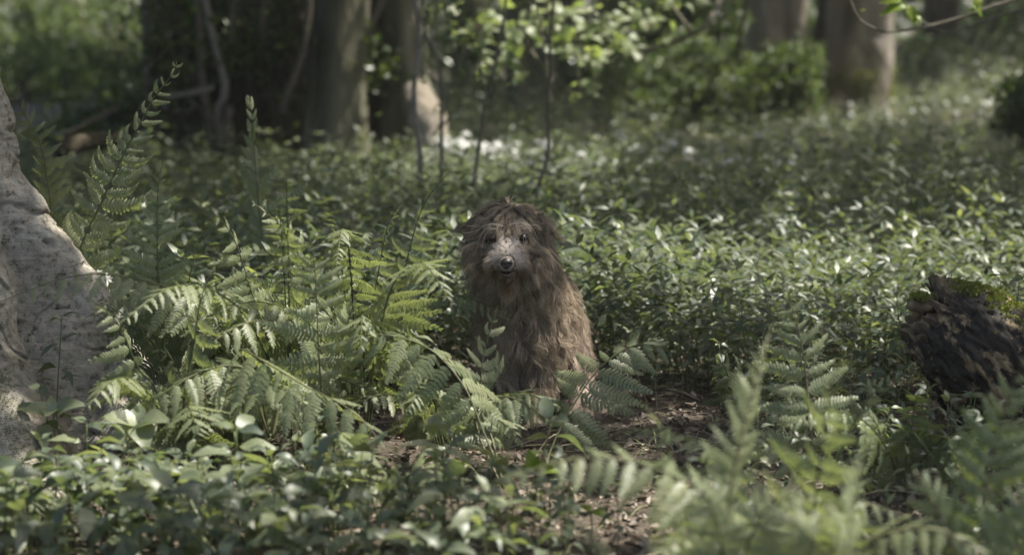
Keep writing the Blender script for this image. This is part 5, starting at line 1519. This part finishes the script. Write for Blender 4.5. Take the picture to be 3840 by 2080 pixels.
    pts = G[near][:, None] + rel[near] * hL[:, None, None] + offs[:, None] * (1 - cl * (1 - .8 * regions(R)[1][:, None, None]) * tt ** .6)
    stray = rng.normal(size=(NH, 1, 3)) * (length(R) * .075)[:, None, None] * (1 + 1.6 * (rng.random((NH, 1, 1)) < .10))
    pts = pts + stray * tt ** 1.4
    # keep strands outside the body
    flat = pts.reshape(-1, 3)
    dd = sdf(flat)
    ins = dd < .003
    if ins.any():
        gg = sdf_grad(flat[ins]); flat[ins] += gg * (.004 - dd[ins])[:, None]
    pts = flat.reshape(NH, K, 3)
    pts[:, 0] = R
    pts[..., 2] = np.maximum(pts[..., 2], .004)
    # ---- colours
    head, muz, ear, low, hau = regions(R)
    cn = rng.random(NG)[near]; hn = rng.random(NH)
    brown = np.array((.150, .118, .084)); fawn = np.array((.35, .295, .225)); pale = np.array((.46, .405, .36)); dark = np.array((.080, .056, .036)); pink = np.array((.34, .265, .21)); rust = np.array((.15, .075, .035))
    mixv = np.clip(.05 + .95 * cn ** 1.6 + .25 * (hn - .5), 0, 1)[:, None]
    col = (brown * (1 - mixv) + fawn * mixv) * np.array((1.32, 1.28, 1.22))
    crownm = (head * sstep(HC[2] + .015, HC[2] + .06, R[:, 2]) * .75)[:, None]
    col = col * (1 - crownm) + (brown * 1.45) * crownm
    em = (ear * .75)[:, None]; col = col * (1 - em) + (brown * 1.2) * em
    br = (muz * sstep(.055, .02, np.abs(R[:, 0] - NOSE[0])) * sstep(NOSE[2] - .03, NOSE[2] + .01, R[:, 2]))[:, None]
    col = col * (1 - br) + pale * br * (.8 + .4 * hn[:, None])
    mo = np.exp(-(np.linalg.norm((R - P(1900, 1035, 6.05)) / np.array((1.6, 1.5, 1.0)), axis=1) / .03) ** 2)[:, None] * .7
    col = col * (1 - mo) + rust * mo
    hm = (hau * .8)[:, None]; col = col * (1 - hm) + pink * hm * (.65 + .6 * cn[:, None])  # pinkish fawn haunch, with its rim of light put into the colour
    # fawn brows
    brw = (np.exp(-((R[:, 2] - BROW[2]) / .018) ** 2) * (R[:, 1] < 6.17) * (np.abs(R[:, 0] - HC[0]) < .075) * (np.abs(R[:, 0] - HC[0]) > .02))[:, None] * .35
    col = col * (1 - brw) + (fawn * 1.15) * brw
    for e in (EYE_L, EYE_R):
        de = np.exp(-(np.linalg.norm((R - e - np.array((0, 0, -.008))) / np.array((1.0, 2.0, 1.25)), axis=1) / .023) ** 2)[:, None] * .8
        col = col * (1 - de) + dark * .8 * de
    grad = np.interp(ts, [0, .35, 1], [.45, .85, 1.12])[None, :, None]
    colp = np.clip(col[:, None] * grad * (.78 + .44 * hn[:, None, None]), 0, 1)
    rad = np.interp(ts, [0, .6, 1], [1, .85, .25])[None] * rng.uniform(.00045, .00085, (NH, 1))
    rad = rad * np.where(muz > .5, .7, 1.0)[:, None]
    ok = (length(R) * hL) > .002
    pts, colp, rad = pts[ok], colp[ok], rad[ok]

    # a few long pale strands falling past the eyes
    ex_p, ex_c = [], []
    for (c0, nst) in (([(1868, 862, 6.10), (1838, 858, 6.085), (1815, 885, 6.09), (1803, 925, 6.11), (1800, 965, 6.13)], 2), ([(1925, 850, 6.10), (1950, 848, 6.08), (1960, 880, 6.085), (1962, 920, 6.09)], 3),
                      ([(1880, 845, 6.11), (1850, 838, 6.10), (1815, 850, 6.11), (1785, 880, 6.14)], 2), ([(1935, 842, 6.11), (1970, 842, 6.10), (2000, 870, 6.12), (2015, 915, 6.15)], 3), ([(1800, 850, 6.16), (1770, 852, 6.15), (1745, 845, 6.16)], 3)):
        cc = catmull([P(*q_) for q_ in c0], K)
        for s in range(nst):
            ex_p.append(cc + rng.normal(size=3) * .0055 + rng.normal(size=3) * .009 * ts[:, None]); ex_c.append(np.repeat((pale * .85 if s % 3 else fawn)[None], K, 0))
    pts = np.concatenate([pts, np.array(ex_p)]); colp = np.concatenate([colp, np.array(ex_c)])
    rad = np.concatenate([rad, np.interp(ts, [0, .6, 1], [.0008, .0009, .0003])[None].repeat(len(ex_p), 0)])
    M_ = len(pts)
    cu = bpy.data.hair_curves.new('fur')
    cu.add_curves([K] * M_)
    cu.attributes['position'].data.foreach_set('vector', (pts - base).astype(np.float32).ravel())
    ra = cu.attributes.get('radius') or cu.attributes.new('radius', 'FLOAT', 'POINT')
    ra.data.foreach_set('value', rad.astype(np.float32).ravel())
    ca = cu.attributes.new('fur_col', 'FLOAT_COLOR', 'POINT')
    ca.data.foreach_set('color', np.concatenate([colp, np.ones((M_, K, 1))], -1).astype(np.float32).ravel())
    cu.materials.append(fur_mat())
    fo = bpy.data.objects.new('fur', cu); COL.objects.link(fo); fo.parent = t

    # ---- eyes, nose, mouth
    eye_m = simple_mat('dog eye', [(0.3, (0.006, 0.004, 0.003)), (0.7, (0.014, 0.008, 0.005))], 60, .25, 0, spec=.6)
    nose_m = simple_mat('dog nose', [(0.3, (0.018, 0.014, 0.013)), (0.7, (0.036, 0.028, 0.026))], 150, .36, .35, 700, .5, dist=.0015)
    lip_m = simple_mat('dog lip', [(0.3, (0.045, 0.022, 0.018)), (0.7, (0.11, 0.06, 0.05))], 120, .4, .2, 400, .5, dist=.001)
    def blob(name, c, r, mat, fn=None, nl=20, no=28):
        L, O = np.meshgrid(np.linspace(0, PI, nl), np.linspace(0, 2 * PI, no, endpoint=False), indexing='ij')
        d = np.stack([np.sin(L) * np.cos(O), np.sin(L) * np.sin(O), np.cos(L)], -1).reshape(-1, 3)
        s = d * np.array(r)
        if fn is not None: s = fn(d, s)
        i = np.arange(nl - 1)[:, None] * no; j = np.arange(no)[None]
        qq = np.stack([i + j, i + (j + 1) % no, i + no + (j + 1) % no, i + no + j], -1).reshape(-1, 4)
        return add(name, make_mesh(name, s + np.asarray(c) - base, None, mat, True, None, qq[:, ::-1]), t)
    for e in (EYE_L, EYE_R):
        o = blob('eye', e + np.array((0, .004, 0)), (.0115, .0105, .0105), eye_m)
    def nose_fn(d, s):
        s = s.copy()
        s[:, 0] *= 1 - .32 * sstep(.1, -1, d[:, 2])                       # narrower below
        for sx in (-1, 1):                                               # nostrils
            w = np.exp(-(((d[:, 0] - sx * .52) / .24) ** 2 + ((d[:, 2] + .12) / .24) ** 2)) * (d[:, 1] < 0)
            s[:, 1] += w * .009
        w = np.exp(-(d[:, 0] / .10) ** 2) * (d[:, 1] < 0) * (d[:, 2] < .25); s[:, 1] += w * .003
        return s
    blob('nose', NOSE + np.array((0, .002, 0)), (.0195, .017, .0175), nose_m, nose_fn, 36, 48)
    def lip_fn(d, s):
        s = s.copy(); s[:, 2] += .010 * (np.abs(d[:, 0]) ** 2); s[:, 1] += .012 * np.abs(d[:, 0]) ** 2
        return s
    blob('lower_lip', P(1901, 1033, 6.018), (.025, .013, .0062), lip_m, lip_fn)
    dk = simple_mat('dog mouth', [(0.3, (0.010, 0.006, 0.005)), (0.7, (0.02, 0.012, 0.010))], 40, .5, 0)
    blob('upper_lip', P(1900, 1017, 6.022), (.021, .012, .0085), dk, lip_fn)
    return t
DOG = build_dog()

# ------------------------------------------------------------------ thin volume added to lift the blacks, no mist is seen
def build_haze(density):
    lo = np.array((-206.0, -36.0, -1.3)); hi = np.array((206.0, 306.0, 14.0))
    v = [(x, y, z) for z in (lo[2], hi[2]) for y in (lo[1], hi[1]) for x in (lo[0], hi[0])]
    f = [[0, 2, 3, 1], [4, 5, 7, 6], [0, 1, 5, 4], [2, 6, 7, 3], [0, 4, 6, 2], [1, 3, 7, 5]]
    m, nt, nd, lk = new_mat('woodland haze')
    pv = N(nt, 'VolumePrincipled', Density=density, Anisotropy=0.0); pv.inputs['Color'].default_value = (.95, .97, .93, 1)
    out = N(nt, 'OutputMaterial'); lk.new(pv.outputs[0], out.inputs['Volume'])
    add('haze', make_mesh('haze', v, None, m, False, None, f), None, None, 'soft pale haze added to lift the blacks', 'haze', None, 'stuff')
build_haze(HAZE)
